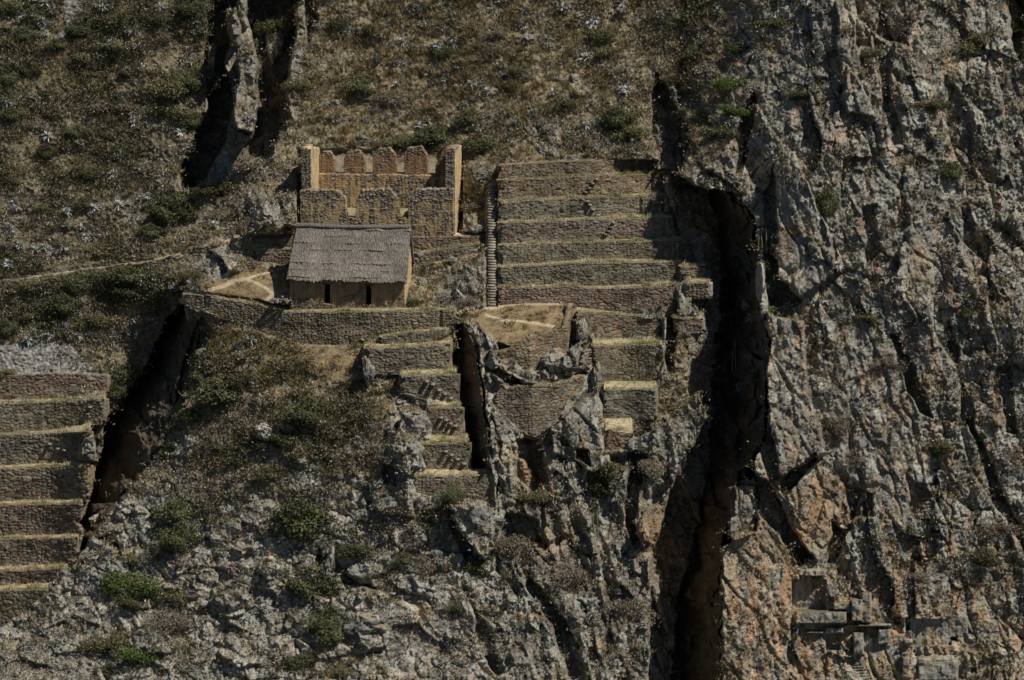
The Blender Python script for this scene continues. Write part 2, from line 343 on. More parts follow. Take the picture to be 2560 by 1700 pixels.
# chasm floor behind the promontory and the spur
off([(1520, 170), (1560, 300), (1600, 430), (1760, 450), (1780, 700), (1760, 1120), (1700, 1250), (1660, 1700), (1480, 1700), (1500, 1200), (1560, 1000), (1640, 860), (1640, 630), (1565, 600), (1560, 430), (1515, 350)], 0.0)
CH = 1 - np.maximum.reduce([LAY['spur'], LAY['prom'], LAY['cliff']])
m = 0.0 * pmask(cz([(1640, 560), (1700, 440), (1790, 440), (1790, 1130), (1760, 1300), (1740, 1700), (1470, 1700), (1490, 1300), (1530, 1130), (1600, 1000), (1640, 900)]), 30, 1)
OFF += 6.0 * m * CH
m = pmask(cz([(1560, 430), (1780, 420), (1780, 620), (1560, 600)]), 20, 1); OFF += 2.0 * m * CH
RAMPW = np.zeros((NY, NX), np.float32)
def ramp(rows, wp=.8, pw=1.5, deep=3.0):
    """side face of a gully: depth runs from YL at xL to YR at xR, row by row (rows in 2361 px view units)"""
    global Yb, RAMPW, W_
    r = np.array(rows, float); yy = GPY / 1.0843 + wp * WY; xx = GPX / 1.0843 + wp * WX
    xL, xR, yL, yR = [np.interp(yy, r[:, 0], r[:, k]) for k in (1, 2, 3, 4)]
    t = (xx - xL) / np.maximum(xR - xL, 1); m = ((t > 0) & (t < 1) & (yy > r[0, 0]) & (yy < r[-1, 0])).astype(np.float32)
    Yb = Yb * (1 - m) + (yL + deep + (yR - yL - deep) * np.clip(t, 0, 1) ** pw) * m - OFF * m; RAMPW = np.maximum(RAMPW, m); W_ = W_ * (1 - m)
HY, SY = tps(HILL), tps(SPUR)
def hy(px, py, A=None): A = HY if A is None else A; return float(A[min(NY - 1, np.searchsorted(PYs, py)), min(NX - 1, np.searchsorted(PXs, px))])
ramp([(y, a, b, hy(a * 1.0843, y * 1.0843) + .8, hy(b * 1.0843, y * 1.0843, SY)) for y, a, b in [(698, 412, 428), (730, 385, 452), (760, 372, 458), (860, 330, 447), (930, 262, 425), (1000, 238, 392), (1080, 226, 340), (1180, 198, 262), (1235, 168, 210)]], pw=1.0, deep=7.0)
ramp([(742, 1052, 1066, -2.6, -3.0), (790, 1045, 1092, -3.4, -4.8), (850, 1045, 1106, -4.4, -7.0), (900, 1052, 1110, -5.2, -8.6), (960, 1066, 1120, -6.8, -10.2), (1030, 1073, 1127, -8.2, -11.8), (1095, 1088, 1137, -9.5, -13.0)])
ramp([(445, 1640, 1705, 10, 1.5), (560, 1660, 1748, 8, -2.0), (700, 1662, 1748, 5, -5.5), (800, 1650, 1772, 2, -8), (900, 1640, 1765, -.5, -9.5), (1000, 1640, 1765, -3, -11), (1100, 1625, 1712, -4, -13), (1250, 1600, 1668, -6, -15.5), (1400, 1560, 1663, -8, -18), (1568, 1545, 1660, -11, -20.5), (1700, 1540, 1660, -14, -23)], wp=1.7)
off([(1545, 640), (1560, 612), (1562, 700), (1554, 860), (1540, 860), (1530, 760)], 3.0, 4)
# upper left ravine: rock ribs between dark slots
off([(485, -60), (560, -60), (535, 60), (520, 150), (535, 230), (520, 330), (470, 420), (425, 440), (415, 395), (445, 330), (480, 240), (472, 120)], 7.5, 7)
off([(560, -60), (690, -60), (680, 80), (660, 200), (670, 270), (640, 330), (600, 400), (565, 340), (590, 280), (600, 160), (575, 60)], 8.0, 8)
off([(612, 60), (665, 40), (650, 120), (620, 150)], -3, 12)
off([(525, 20), (545, 15), (555, 60), (545, 110), (525, 110)], -6, 5); off([(548, 130), (585, 100), (595, 150), (588, 200), (600, 250), (580, 300), (545, 300), (535, 240), (550, 180)], -6.5, 5)
off([(480, 110), (500, 110), (505, 200), (485, 210)], -5, 5)
off([(700, -60), (725, -60), (730, 60), (715, 100), (700, 60)], 3, 8)
# gully at the far right of the top terraces
off([(1500, 250), (1512, 170), (1540, 210), (1600, 300), (1575, 400), (1610, 440), (1560, 430), (1520, 390), (1510, 330)], 3.5, 8)

off([(1700, 300), (1735, 200), (1745, 220), (1725, 340), (1710, 400), (1695, 400)], 3.0, 8)
off([(1560, 215), (1600, 200), (1650, 300), (1600, 290)], 1.5, 20)
# left spur: shaded under-cut
off([(465, 730), (500, 770), (440, 880), (400, 930), (420, 850), (440, 780)], 2.0, 8)
# big rocks of the centre
off([(960, 948), (988, 950), (1004, 1000), (975, 1020), (983, 1088), (945, 1098), (885, 1070), (905, 1010), (925, 965)], -2.2, 6)
off([(880, 1065), (945, 1100), (955, 1190), (870, 1180), (850, 1120)], -1.2, 8); off([(890, 1070), (925, 1080), (910, 1115), (880, 1110)], 1.6, 5)
off([(1035, 1165), (1130, 1170), (1142, 1260), (1120, 1290), (1060, 1230)], -1.6, 6); off([(1030, 1190), (1050, 1200), (1095, 1275), (1125, 1300), (1070, 1290)], 1.5, 5)
off([(1195, 1010), (1240, 1000), (1262, 1100), (1230, 1140), (1190, 1100)], 2.2, 7)
off([(1335, 1035), (1355, 1035), (1362, 1075), (1330, 1060)], 2.2, 5)
off([(1300, 960), (1380, 890), (1410, 1010), (1405, 1070), (1370, 1090), (1275, 1040), (1270, 990)], -1.6, 6, .7)
off([(1300, 850), (1262, 845), (1262, 820), (1315, 795), (1332, 820), (1340, 850)], -0.9, 5, .6)
off([(1150, 850), (1190, 870), (1205, 900), (1180, 890), (1130, 860)], 2.5, 5); off([(1180, 860), (1235, 880), (1250, 900), (1215, 905)], -1.2, 5)
off([(1145, 790), (1180, 800), (1190, 830), (1160, 840)], 1.2, 5)
off([(1305, 1080), (1360, 1080), (1350, 1130), (1310, 1150)], -1.2, 6); off([(1240, 1080), (1300, 1060), (1310, 1150), (1260, 1180)], -1.0, 8)
off([(1170, 1180), (1240, 1200), (1250, 1250), (1190, 1260), (1160, 1230)], 1.8, 6); off([(1250, 1180), (1300, 1160), (1310, 1230), (1260, 1250)], -1.0, 6)
off([(1452, 1035), (1492, 1045), (1478, 1130), (1462, 1200), (1495, 1262), (1462, 1252), (1438, 1200), (1448, 1100)], 3.2, 6)
off([(1485, 1180), (1508, 1190), (1500, 1260), (1470, 1240)], -1.5, 5)
off([(1505, 1130), (1560, 1100), (1600, 1180), (1620, 1300), (1560, 1400), (1500, 1330), (1500, 1200)], 2.0, 15)
off([(1215, 1320), (1262, 1370), (1335, 1480), (1360, 1600), (1325, 1600), (1275, 1450), (1210, 1350)], 2.2, 6)
off([(1090, 1400), (1130, 1450), (1160, 1540), (1140, 1560), (1085, 1450)], 1.3, 5)
off([(745, 1290), (800, 1350), (870, 1360), (850, 1330), (790, 1310), (760, 1280)], 1.4, 5); off([(765, 1370), (870, 1365), (960, 1400), (960, 1440), (850, 1440), (760, 1470)], -.8, 5)
off([(735, 1260), (750, 1310), (738, 1340), (728, 1300)], 1.8, 5)
for (x, y, rx, ry, d) in [(240, 1240, 18, 8, 1.3), (270, 1270, 8, 24, 1.2), (565, 1270, 25, 10, -.6), (620, 1310, 22, 30, -.8), (480, 1330, 30, 20, -.5), (530, 1390, 45, 30, -.9), (860, 1460, 40, 40, -.8), (1020, 1440, 60, 40, -.7), (690, 1050, 20, 25, -.6), (600, 1000, 15, 10, -.7), (220, 1210, 12, 12, -.8), (350, 1480, 60, 30, -.9), (560, 1500, 60, 40, -.7)]:
    off([(x - rx, y), (x - rx * .6, y - ry * .8), (x + rx * .3, y - ry), (x + rx, y - ry * .2), (x + rx * .7, y + ry * .8), (x - rx * .2, y + ry)], d, 5)
# right cliff: slabs, pillars, slots
off([(1790, 362), (1830, 350), (1855, 400), (1880, 470), (1922, 560), (1925, 620), (1880, 668), (1845, 685), (1795, 645), (1792, 560), (1785, 450)], -1.8, 5)
off([(1765, 560), (1790, 600), (1800, 650), (1850, 690), (1840, 705), (1780, 700), (1762, 640)], 2.6, 5)
off([(1742, 605), (1756, 610), (1775, 660), (1772, 730), (1752, 740), (1745, 680)], -1.4, 4)
off([(1765, 440), (1790, 370), (1790, 560), (1785, 600), (1762, 560)], 0.8, 5)
off([(1770, 720), (1850, 745), (1860, 880), (1885, 960), (1905, 1040), (1850, 1075), (1800, 1100), (1775, 980), (1768, 850)], -2.2, 5)
off([(1700, 1090), (1735, 1060), (1748, 1140), (1740, 1230), (1700, 1240)], 2.5, 6)
off([(1740, 1090), (1790, 1130), (1815, 1200), (1875, 1290), (1845, 1305), (1800, 1240), (1745, 1180)], 3.2, 5)
off([(1800, 1105), (1882, 1042), (1884, 1058), (1850, 1100), (1810, 1145)], 1.8, 4)
off([(1812, 1140), (1880, 1065), (1945, 1110), (1930, 1210), (1882, 1298), (1840, 1230)], -.9, 4)
off([(1900, 1300), (1922, 1200), (1945, 1230), (1930, 1300)], 1.6, 4)
off([(1950, 1120), (2010, 1140), (2010, 1190), (1960, 1200)], 1.2, 8)
off([(1665, 1262), (1745, 1200), (1800, 1270), (1828, 1350), (1815, 1568), (1660, 1700), (1668, 1450)], -1.2, 6)
off([(1680, 1120), (1735, 1115), (1745, 1180), (1730, 1240), (1685, 1245)], -1.2, 5)
off([(2052, 770), (2070, 770), (2110, 850), (2150, 960), (2120, 950), (2085, 870)], 1.7, 6)
off([(2225, 960), (2245, 1000), (2290, 1150), (2361, 1270), (2361, 1240), (2290, 1080), (2240, 960)], 2.0, 8)
off([(2300, 850), (2330, 830), (2345, 1000), (2320, 1000)], 1.4, 5)
off([(1930, 0), (1965, 0), (1985, 160), (1950, 230), (1930, 120)], -1.2, 5); off([(1950, 150), (2000, 200), (2020, 270), (1960, 260), (1945, 210)], -1.0, 5)
off([(2035, 0), (2060, 100), (2050, 200), (2090, 330), (2060, 340), (2035, 220), (2015, 100)], 1.5, 10)
off([(2180, 180), (2240, 260), (2250, 420), (2220, 420), (2180, 300)], 1.2, 14); off([(2320, 0), (2361, 0), (2361, 150), (2340, 120)], 4, 12)
off([(2090, 1090), (2150, 1150), (2160, 1270), (2140, 1290), (2100, 1180)], 1.0, 6)
off([(2215, 480), (2260, 560), (2300, 700), (2270, 690), (2225, 590)], 1.2, 8); off([(1990, 480), (2020, 470), (2030, 580), (2000, 620)], 1.2, 6)
off([(2190, 740), (2215, 800), (2210, 850), (2185, 800)], 1.5, 5)

# ------------------------------------------------------------------ main terraces by the stairway
SLAB = np.zeros((NY, NX), np.float32)
for pl in ([(1790, 362), (1830, 350), (1855, 400), (1880, 470), (1922, 560), (1925, 620), (1880, 668), (1845, 685), (1795, 645), (1792, 560), (1785, 450)], [(1770, 720), (1850, 745), (1860, 880), (1885, 960), (1905, 1040), (1850, 1075), (1800, 1100), (1775, 980), (1768, 850)],
           [(1812, 1140), (1880, 1065), (1945, 1110), (1930, 1210), (1882, 1298), (1840, 1230)], [(1665, 1262), (1745, 1200), (1800, 1270), (1828, 1350), (1840, 1568), (1660, 1700), (1668, 1450)], [(1930, 0), (1965, 0), (1985, 160), (2020, 270), (1960, 260), (1930, 120)],
           [(1920, 740), (2060, 760), (2100, 900), (2140, 1060), (2120, 1180), (2050, 1200), (1960, 1100), (1900, 960)], [(1840, 1400), (2060, 1420), (2250, 1480), (2230, 1700), (1840, 1700)], [(1280, 980), (1380, 900), (1410, 1010), (1405, 1070), (1370, 1090)],
           [(1060, 1180), (1130, 1170), (1142, 1260), (1110, 1280)], [(760, 1370), (960, 1400), (1050, 1420), (1000, 1568), (900, 1568), (850, 1450)], [(2080, 560), (2150, 500), (2190, 620), (2170, 700), (2090, 680)]):
    SLAB = np.maximum(SLAB, pmask(cz(pl), 16, 1.5))
TT = [c2([(395, 190), (850, 165), (1140, 155), (1400, 165)]), c2([(395, 292), (1000, 260), (1430, 247)]), c2([(395, 430), (900, 405), (1450, 393)]), c2([(385, 572), (1000, 545), (1480, 535)]),
      c2([(385, 718), (950, 692), (1560, 690)]), c2([(385, 858), (950, 830), (1560, 824)]), c2([(385, 997), (900, 982), (960, 1000), (1200, 995), (1535, 975)])]
TB = [c2([(395, 285), (900, 260), (1400, 226)]), c2([(395, 419), (1370, 373), (1500, 370)]), c2([(395, 557), (1000, 530), (1450, 505)]), c2([(385, 706), (950, 680), (1360, 673), (1500, 670)]),
      c2([(385, 846), (900, 812), (1560, 804)]), c2([(385, 986), (850, 966), (960, 985), (1200, 975), (1535, 952)]), c2([(385, 1104), (560, 1090), (800, 1090), (900, 1120), (1150, 1152), (1535, 1185)])]
TX1 = [1637, 1660, 1655, 1680, 1697, 1697, 1688]
TLAB = ['top wall of the tall terrace stack by the stairway', 'second terrace wall from the top by the stairway, long diagonal shadow midway',
        'third terrace wall from the top by the stairway, dark notch of steps', 'fourth terrace wall from the top by the stairway, short diagonal shadow',
        'fifth terrace wall from the top by the stairway, its right end in cliff shadow', 'sixth terrace wall from the top by the stairway, few pale stones at left',
        'seventh terrace wall from the top above the grassy platform']
TST = {1: [(.565, .12), (.545, .3), (.525, .48), (.505, .66), (.485, .82)], 2: [(.53, .12), (.545, .3), (.56, .5), (.59, .75), (.62, .88)], 3: [(.66, .12), (.645, .3), (.63, .45), (.615, .6)]}
TG = {0: [.955], 1: [.93], 2: [.865], 3: [.955], 4: [.985]}
TW = [None] * 7; prev = None
for k in range(6, -1, -1):
    kw = dict(Yb_=0.0) if prev is None else dict(below=prev)
    prev = wall(TLAB[k], TT[k], TB[k], x0=1247 - (6 - k) * 0.3, x1=TX1[k], group='terrace walls by the stairway', steps=TST.get(k, ()), grooves=TG.get(k, ()), brown=0.35, pb=(1, 10), **kw); TW[k] = prev
for k in range(6): ledge(TW[k + 1], TW[k])
T8 = wall('reddish terrace wall just right of the grassy platform, rocks at its foot', c2([(880, 1150), (1150, 1165), (1440, 1192)]), c2([(880, 1320), (1200, 1322), (1480, 1300)]), above=TW[6], x0=1440, x1=1655, brown=0.7, group='lower terrace walls right of the platform')
ledge(T8, TW[6], x0=1442)
T9 = wall('tall grey terrace wall below the reddish one, right of the promontory', c3([(1770, 228), (2000, 215), (2250, 215)]), c3([(1770, 455), (2150, 450), (2250, 445)]), above=T8, x0=1480, x1=1655, brown=0.2, group='lower terrace walls right of the platform')
ledge(T9, T8, x0=1482)
T10 = wall('dark grey terrace wall above the lowest green ledge, right of the promontory', c3([(1850, 512), (2200, 505)]), c3([(1850, 690), (2190, 682)]), above=T9, x0=1508, x1=1640, brown=0.2, group='lower terrace walls right of the platform')
ledge(T10, T9, x0=1510)
T11 = wall('crumbling terrace wall right of the promontory above the dark cleft', c3([(1855, 775), (2060, 800)]), c3([(1870, 925), (2060, 905)]), Yb_=-10.9, x0=1512, x1=1580, brown=0.5, group='lower terrace walls right of the platform', rough=.14)
ledge(T11, T10, x0=1513, x1=1580)
T12 = wall('small brown stone wall low on the promontory beside the dark cleft', c6([(1880, 225), (2020, 190)]), c6([(1890, 400), (1985, 390)]), Yb_=-13.2, x0=1522, x1=1562, brown=0.6, rough=.14, name='retaining_wall')
# small terraces right of the dark channel
R1 = wall('uppermost of the small terraces right of the dark vertical channel', cr([(815, 345), (1145, 338)]), cr([(815, 520), (1145, 480)]), Yb_=1.2, x0=1700, x1=1762, brown=.15, group='small terraces right of the dark channel')
ledge(R1, back=cr([(815, 295), (1145, 300)]))
R2 = wall('second of the small terraces right of the dark channel, lit by the sun', cr([(900, 560), (1240, 545)]), cr([(900, 720), (1240, 712)]), above=R1, x0=1716, x1=1781, brown=.3, group='small terraces right of the dark channel')
ledge(R2, R1, x0=1718, x1=1775)
R3 = wall('narrow dark terrace between two bare rock faces, right of the dark channel', cr([(745, 1010), (1150, 1015)]), cr([(745, 1170), (1130, 1150)]), Yb_=-3.0, x0=1686, x1=1760, brown=.4, group='small terraces right of the dark channel', rough=.12)
ledge(R3, back=cr([(745, 985), (1150, 985)]))
# middle left narrow terraces
M1 = wall('tall grey terrace wall directly below the big curved wall, rocks at its left end', c3([(285, 240), (500, 235), (850, 212)]), c3([(285, 410), (500, 385), (850, 368)]), Yb_=-5.6, x0=911, x1=1128, brown=.15, group='narrow terraces down the spur')
ledge(M1, back=c3([(285, 212), (400, 195), (850, 178)]), rise=.1)
M2 = wall('terrace wall with five slanting step shadows, second down the spur', c3([(525, 418), (890, 408)]), c3([(525, 530), (720, 560), (900, 590)]), Yb_=-7.5, x0=1001, x1=1148, brown=.15, group='narrow terraces down the spur', steps=[(.46, .22), (.55, .33), (.66, .52), (.76, .64), (.86, .76)])
ledge(M2, M1, x0=1001, x1=1140)
M3 = wall('terrace wall with four step shadows above a pale boulder, third down the spur', c3([(690, 632), (940, 625)]), c3([(700, 795), (960, 800)]), Yb_=-9.3, x0=1068, x1=1160, brown=.15, group='narrow terraces down the spur', steps=[(.38, .3), (.52, .38), (.66, .48), (.78, .58)])
ledge(M3, M2, x0=1070, x1=1150)
M4 = wall('terrace wall with small protruding step stones right of the big grey boulder', c3([(655, 865), (980, 852)]), c3([(680, 1022), (990, 1030)]), Yb_=-11.0, x0=1052, x1=1178, brown=.25, group='narrow terraces down the spur', steps=[(.5, .25), (.62, .38), (.74, .52), (.86, .66)])
ledge(M4, M3, x0=1054, x1=1170)
M5 = wall('lowest terrace wall down the spur, under a ledge of brown dry grass', c3([(595, 1085), (1115, 1072)]), c3([(620, 1230), (900, 1250), (1130, 1270)]), Yb_=-12.9, x0=1028, x1=1231, brown=.3, group='narrow terraces down the spur', rough=.12)
ledge(M5, M4, x0=1030, x1=1228)
# the big curved wall of the hut platform and its neighbours
BIG = wall('long curved grey retaining wall holding the platform of the thatched hut', c1([(300, 1042), (430, 1070), (640, 1098), (700, 1122), (830, 1150), (1100, 1152), (1500, 1146), (1930, 1142)]),
           c1([(300, 1150), (480, 1192), (700, 1292), (860, 1347), (1000, 1358), (1170, 1362), (1430, 1312), (1870, 1242), (1930, 1235)]), Yl=c1([(300, 0), (640, 0), (900, 0), (1100, 0), (1930, 0)]) and [(515, 1.7), (645, 0.2), (745, -1.0), (850, -2.0), (950, -2.4), (1138, -2.6)], x0=515, x1=1138, brown=.12, name='retaining_wall', batter=.14, stone=(.34, .22), pb=(8, 4), grooves=[.945])
EDGE = wall('short brown wall at the left tip of the hut platform', c1([(150, 1030), (300, 1045)]), c1([(150, 1085), (300, 1150)]), Yl=[(457, 2.6), (515, 1.9)], x0=457, x1=514, brown=.5, name='retaining_wall')
W2 = wall('low broken wall under the right half of the big curved wall', c1([(1430, 1322), (1870, 1268)]), c1([(1430, 1345), (1870, 1300)]), Yb_=-3.9, x0=947, x1=1116, brown=.1, name='retaining_wall', rough=.12)
ledge(W2, back=c1([(1430, 1308), (1870, 1240)]))
# walls around the hut
A1 = wall('low stone wall carrying the path, left of the thatched roof', c1([(480, 668), (900, 664)]), c1([(480, 738), (900, 732)]), Yb_=5.8, x0=584, x1=760, brown=.5, name='retaining_wall')
A2 = wall('low stone wall carrying the path, right of the thatched roof', c1([(1600, 662), (2120, 652)]), c1([(1600, 752), (1800, 738), (2120, 694)]), Yb_=5.2, x0=1015, x1=1212, brown=.45, name='retaining_wall')
A3 = wall('brown sloping wall under the path, left of the thatched roof', c1([(630, 750), (900, 735)]), c1([(630, 775), (760, 830), (900, 880)]), Yb_=4.9, x0=641, x1=760, brown=.6, name='retaining_wall')
A4 = wall('dark overgrown wall under the path, right of the thatched hut', c1([(1640, 775), (2090, 712)]), c1([(1640, 840), (1900, 800), (2090, 755)]), Yb_=4.3, x0=1027, x1=1200, brown=.4, name='retaining_wall', rough=.12)
ledge(A1, back=c1([(480, 656), (900, 652)]), name='path'); ledge(A2, back=c1([(1600, 642), (2120, 634)]), name='path'); ledge(A3, back=c1([(630, 741), (900, 733)])); ledge(A4, back=c1([(1640, 755), (1800, 741), (2090, 698)]))
# promontory walls
PW1 = wall('rounded stone wall under the grassy platform, a pale boulder built into it', cp2([(790, 880), (960, 830), (1200, 690), (1480, 620), (1640, 560), (1700, 300), (1790, 330)]), cp2([(790, 1000), (1100, 1100), (1300, 1150), (1400, 1040), (1640, 890), (1700, 820), (1800, 740)]),
           Yl=[(1241, -6.4), (1325, -6.5), (1415, -4.2), (1427, -2.0), (1447, -1.0)], x0=1243, x1=1445, brown=.4, name='retaining_wall', batter=.15, rough=.12)
PW2 = wall('lower curved wall wrapped round the promontory under a strip of dry grass', c3([(1120, 545), (1290, 490), (1500, 490), (1740, 418)]), c3([(1120, 640), (1230, 740), (1400, 822), (1600, 680), (1740, 500)]),
           Yl=[(1228, -9.0), (1330, -9.6), (1412, -8.6), (1466, -6.6)], x0=1232, x1=1465, brown=.45, name='retaining_wall', batter=.15, rough=.12)
ledge(PW2, back=c3([(1120, 520), (1290, 480), (1480, 470), (1740, 388)]), x0=1290, x1=1462)
PW3 = wall('stone buttress at the right corner of the promontory', cp2([(1790, 890), (1975, 840)]), cp2([(1790, 1090), (1975, 1010)]), Yl=[(1445, -6.0), (1484, -5.2)], x0=1446, x1=1484, brown=.3, name='retaining_wall')
# the footpath's own low walls on the left
H_ = lambda pts, d=0: [(x, hy(x, y) + d) for x, y in pts]
pt = c4([(-30, 318), (300, 268), (640, 216), (1000, 171), (1200, 142), (1330, 108)])
wall('low dry stone wall under the footpath on the left slope', pt, [(x, y + 11) for x, y in pt], Yl=H_(pt, -.4), brown=.4, name='retaining_wall', rough=.1, pb=(2, 8))
pt = c4([(-30, 285), (300, 228), (640, 178), (1000, 132), (1150, 120)])
wall('rubble wall along the upper side of the footpath on the left slope', pt, [(x, y + 8) for x, y in pt], Yl=H_(pt, -.2), brown=.05, name='retaining_wall', rough=.16, pb=(2, 8), stone=(.3, .2))
pt = c4([(1400, 62), (1500, 45), (1640, 8)])
wall('short dark wall carrying the footpath to the rocky knob', pt, [(x, y + 12) for x, y in pt], Yl=H_(pt, -.4), brown=.3, name='retaining_wall', rough=.1, pb=(2, 4))
# living rock that comes out over the ends and feet of walls
COV = []
def cover(f, pts, out=.45): COV.append((f(pts), out))
cover(c3, [(240, 300), (300, 290), (345, 400), (420, 400), (480, 375), (480, 430), (400, 480), (240, 500)]); 
cover(c3, [(490, 540), (560, 525), (650, 545), (760, 585), (800, 610), (500, 610)], .2); cover(c3, [(670, 660), (690, 650), (730, 780), (720, 830), (660, 830)], .25)
cover(c3, [(630, 860), (655, 880), (690, 1020), (640, 1050), (600, 1000)]); cover(c3, [(580, 1090), (600, 1100), (630, 1180), (720, 1190), (820, 1160), (900, 1215), (1000, 1225), (1140, 1240), (1150, 1300), (560, 1300)], .35)
cover(c2, [(1035, 360), (1060, 345), (1110, 370), (1160, 350), (1195, 370), (1190, 385), (1040, 385)], .2); cover(c2, [(1375, 400), (1440, 395), (1450, 520), (1360, 520), (1390, 460)], .5); cover(c2, [(1280, 970), (1300, 950), (1345, 945), (1370, 975)], .2)
cover(c2, [(1210, 1150), (1260, 1125), (1350, 1115), (1440, 1110), (1490, 1180), (1500, 1210), (1250, 1180)], .3); cover(c2, [(970, 1310), (1000, 1285), (1080, 1285), (1095, 1330), (980, 1335)], .3); cover(c2, [(1210, 1320), (1250, 1290), (1300, 1265), (1350, 1290), (1360, 1330)], .3)
cover(c2, [(1430, 1180), (1480, 1160), (1500, 1320), (1460, 1330)], .4); cover(c2, [(1440, 1380), (1500, 1360), (1500, 1600), (1430, 1560), (1470, 1480)], .3)
cover(c3, [(1110, 560), (1140, 620), (1230, 700), (1300, 765), (1400, 790), (1480, 745), (1600, 620), (1640, 540), (1750, 470), (1790, 440), (1800, 900), (1110, 900)], .35)
cover(cp2, [(780, 900), (850, 960), (960, 930), (1040, 1000), (1100, 1080), (1250, 1110), (1310, 1080), (1330, 940), (1450, 870), (1560, 830), (1700, 880), (1780, 960), (1780, 1100), (780, 1200)], .35); cover(cp2, [(1740, 500), (1800, 480), (1900, 560), (1900, 780), (1650, 860), (1640, 760), (1700, 700)], .4)
cover(c1, [(280, 1120), (320, 1150), (420, 1195), (420, 1220), (280, 1220)], .3); cover(c4, [(640, 1460), (700, 1430), (760, 1500), (760, 1600), (600, 1600), (610, 1500)], .8); cover(c4, [(450, 1175), (560, 1120), (680, 1100), (760, 1130), (700, 1165)], .5)
cover(c7, [(505, 60), (560, -10), (640, 0), (650, 140), (500, 140)], .9); cover(c7, [(310, 960), (380, 860), (430, 830), (470, 900), (400, 1000)], .8); cover(c3, [(2040, 780), (2080, 790), (2060, 930), (1860, 930), (1850, 900), (2000, 890)], .3); cover(c6, [(1980, 190), (2040, 190), (1990, 420), (1880, 420), (1900, 380)], .3)
# stepped bases: stairway, hut yard, ruin path
zyard = float(P(760, 770, -0.9)[2])
ST_Y = [(460, 8.0), (500, 6.6), (560, 4.9), (620, 3.2), (700, 1.3), (766, 0.0)]
def stY(py): return np.interp(py, [a[0] for a in ST_Y], [a[1] for a in ST_Y])
xs = np.array([1216., 1244.]); pin(xs, [(np.full(2, py), np.full(2, y + .25)) for py, y in ST_Y], 3, 1)
ledge(BIG, back=c1([(300, 1030), (640, 1076), (700, 1095), (850, 1110), (1600, 1127), (1930, 1130)]), name='yard')
xs = np.linspace(738, 1004, 12); o_ = np.ones(12)
pin(xs, [(600 * o_, 7.2 * o_), (690 * o_, 6.4 * o_), (752 * o_, 4.5 * o_), (765 * o_, .3 * o_)], 8, 4, 20, 3)
xs = np.linspace(1015, 1215, 20); yb = np.interp(xs, A2.xs, A2.top); zp = A2.zt.mean()
pin(xs, [(yb - 8, YatZ(yb - 8, zp)), (yb, YatZ(yb, zp))], 4, 4, 3, 3)
xs = np.linspace(584, 760, 20); yb = np.interp(xs, A1.xs, A1.top); zp1 = A1.zt.mean()
pin(xs, [(yb - 7, YatZ(yb - 7, zp1)), (yb, YatZ(yb, zp1))], 4, 4, 3, 3)
# ruin floor and footing (heights come from the building itself)
RUIN_Y = 6.6; HUT_Y = -0.35
rb = P(751, 580, RUIN_Y)
xs = np.linspace(745, 1155, 30); o_ = np.ones(30)
yl = np.linspace(13.6, 12.5, 30); pin(xs, [(380 * o_, yl + 1.9), (432 * o_, yl), (532 * o_, yl - .1), (556 * o_, 9.0 * o_), (583 * o_, 8.2 * o_)], 3, 3, 12, 4)
# rock-cut panels, benches and niches at the lower right: (x0, y0, x1, y1, offset at top, offset at bottom)
def at_(px, py): return float(Yb[np.searchsorted(PYs, py), np.searchsorted(PXs, px)])
CARVE = np.zeros((NY, NX), np.float32)
for x0, y0, x1, y1, da, db in [(1240, 1260, 1300, 1400, -1.0, -1.1), (1400, 1240, 1470, 1330, -.7, -.8), (930, 1240, 1040, 1258, .2, -1.1), (1560, 1390, 1600, 1560, -.6, -.8), (1925, 1330, 1975, 1560, .6, .5), (860, 1128, 1190, 1198, -1.6, -1.7), (860, 1108, 1190, 1126, .2, -1.5), (925, 850, 1052, 888, -1.2, -1.3), (925, 838, 1052, 849, .0, -1.1), (835, 912, 1058, 1105, .6, .5), (1110, 1066, 1222, 1130, -1.2, -1.3),
        (1228, 1040, 1290, 1180, -1.9, -2.0), (1292, 1000, 1350, 1190, -1.3, -1.4), (1622, 1172, 1872, 1338, .4, .2), (1872, 1150, 1980, 1290, .0, -.1), (1662, 1445, 1912, 1568, -.5, -.8), (1506, 1158, 1542, 1202, 1.2, 1.2), (1580, 1160, 1606, 1240, 1.0, 1.0), (1876, 1262, 1912, 1308, 1.2, 1.2),
        (2005, 1490, 2040, 1522, 1.0, 1.0), (1060, 1225, 1170, 1262, -.9, -1.0), (1062, 1270, 1150, 1370, .9, .8), (1490, 1270, 1570, 1360, .3, .2), (1340, 1290, 1400, 1380, .3, .2), (1180, 1200, 1480, 1216, .2, -1.2), (1530, 1300, 1640, 1330, -.8, -.9),
        (1450, 1320, 1530, 1400, .1, 0), (1660, 1400, 1890, 1440, .2, -.6)]:
    (a0, b0), (a1, b1) = c9([(x0, y0), (x1, y1)]); yc = at_((a0 + a1) / 2, (b0 + b1) / 2)
    CARVE = np.maximum(CARVE, pmask([(a0 - 2, b0 - 2), (a1 + 2, b0 - 2), (a1 + 2, b1 + 2), (a0 - 2, b1 + 2)], 3, .4))
    pin(np.array([a0, a1]), [(np.full(2, b0), np.full(2, yc + da)), (np.full(2, b1), np.full(2, yc + db))], 1.5, 1.5, 1.5, 1.5)
def stairs(n, x0, x1, y0, y1, wd, dd=.35):
    for k in range(n):      # little rock-cut steps
        t = k / (n - 1.0); (a, b), (a2, b2) = c9([(x0 + (x1 - x0) * t, y0 + (y1 - y0) * t), (x0 + (x1 - x0) * t + wd, y0 + (y1 - y0) * t + abs(y1 - y0) / n * .6)])
        yc = at_(a, b) + .5; pin(np.array([a, a2]), [(np.full(2, b), np.full(2, yc)), (np.full(2, b2), np.full(2, yc - dd)), (np.full(2, b2 + 1), np.full(2, yc - dd))], 1, 1, 1, 1)
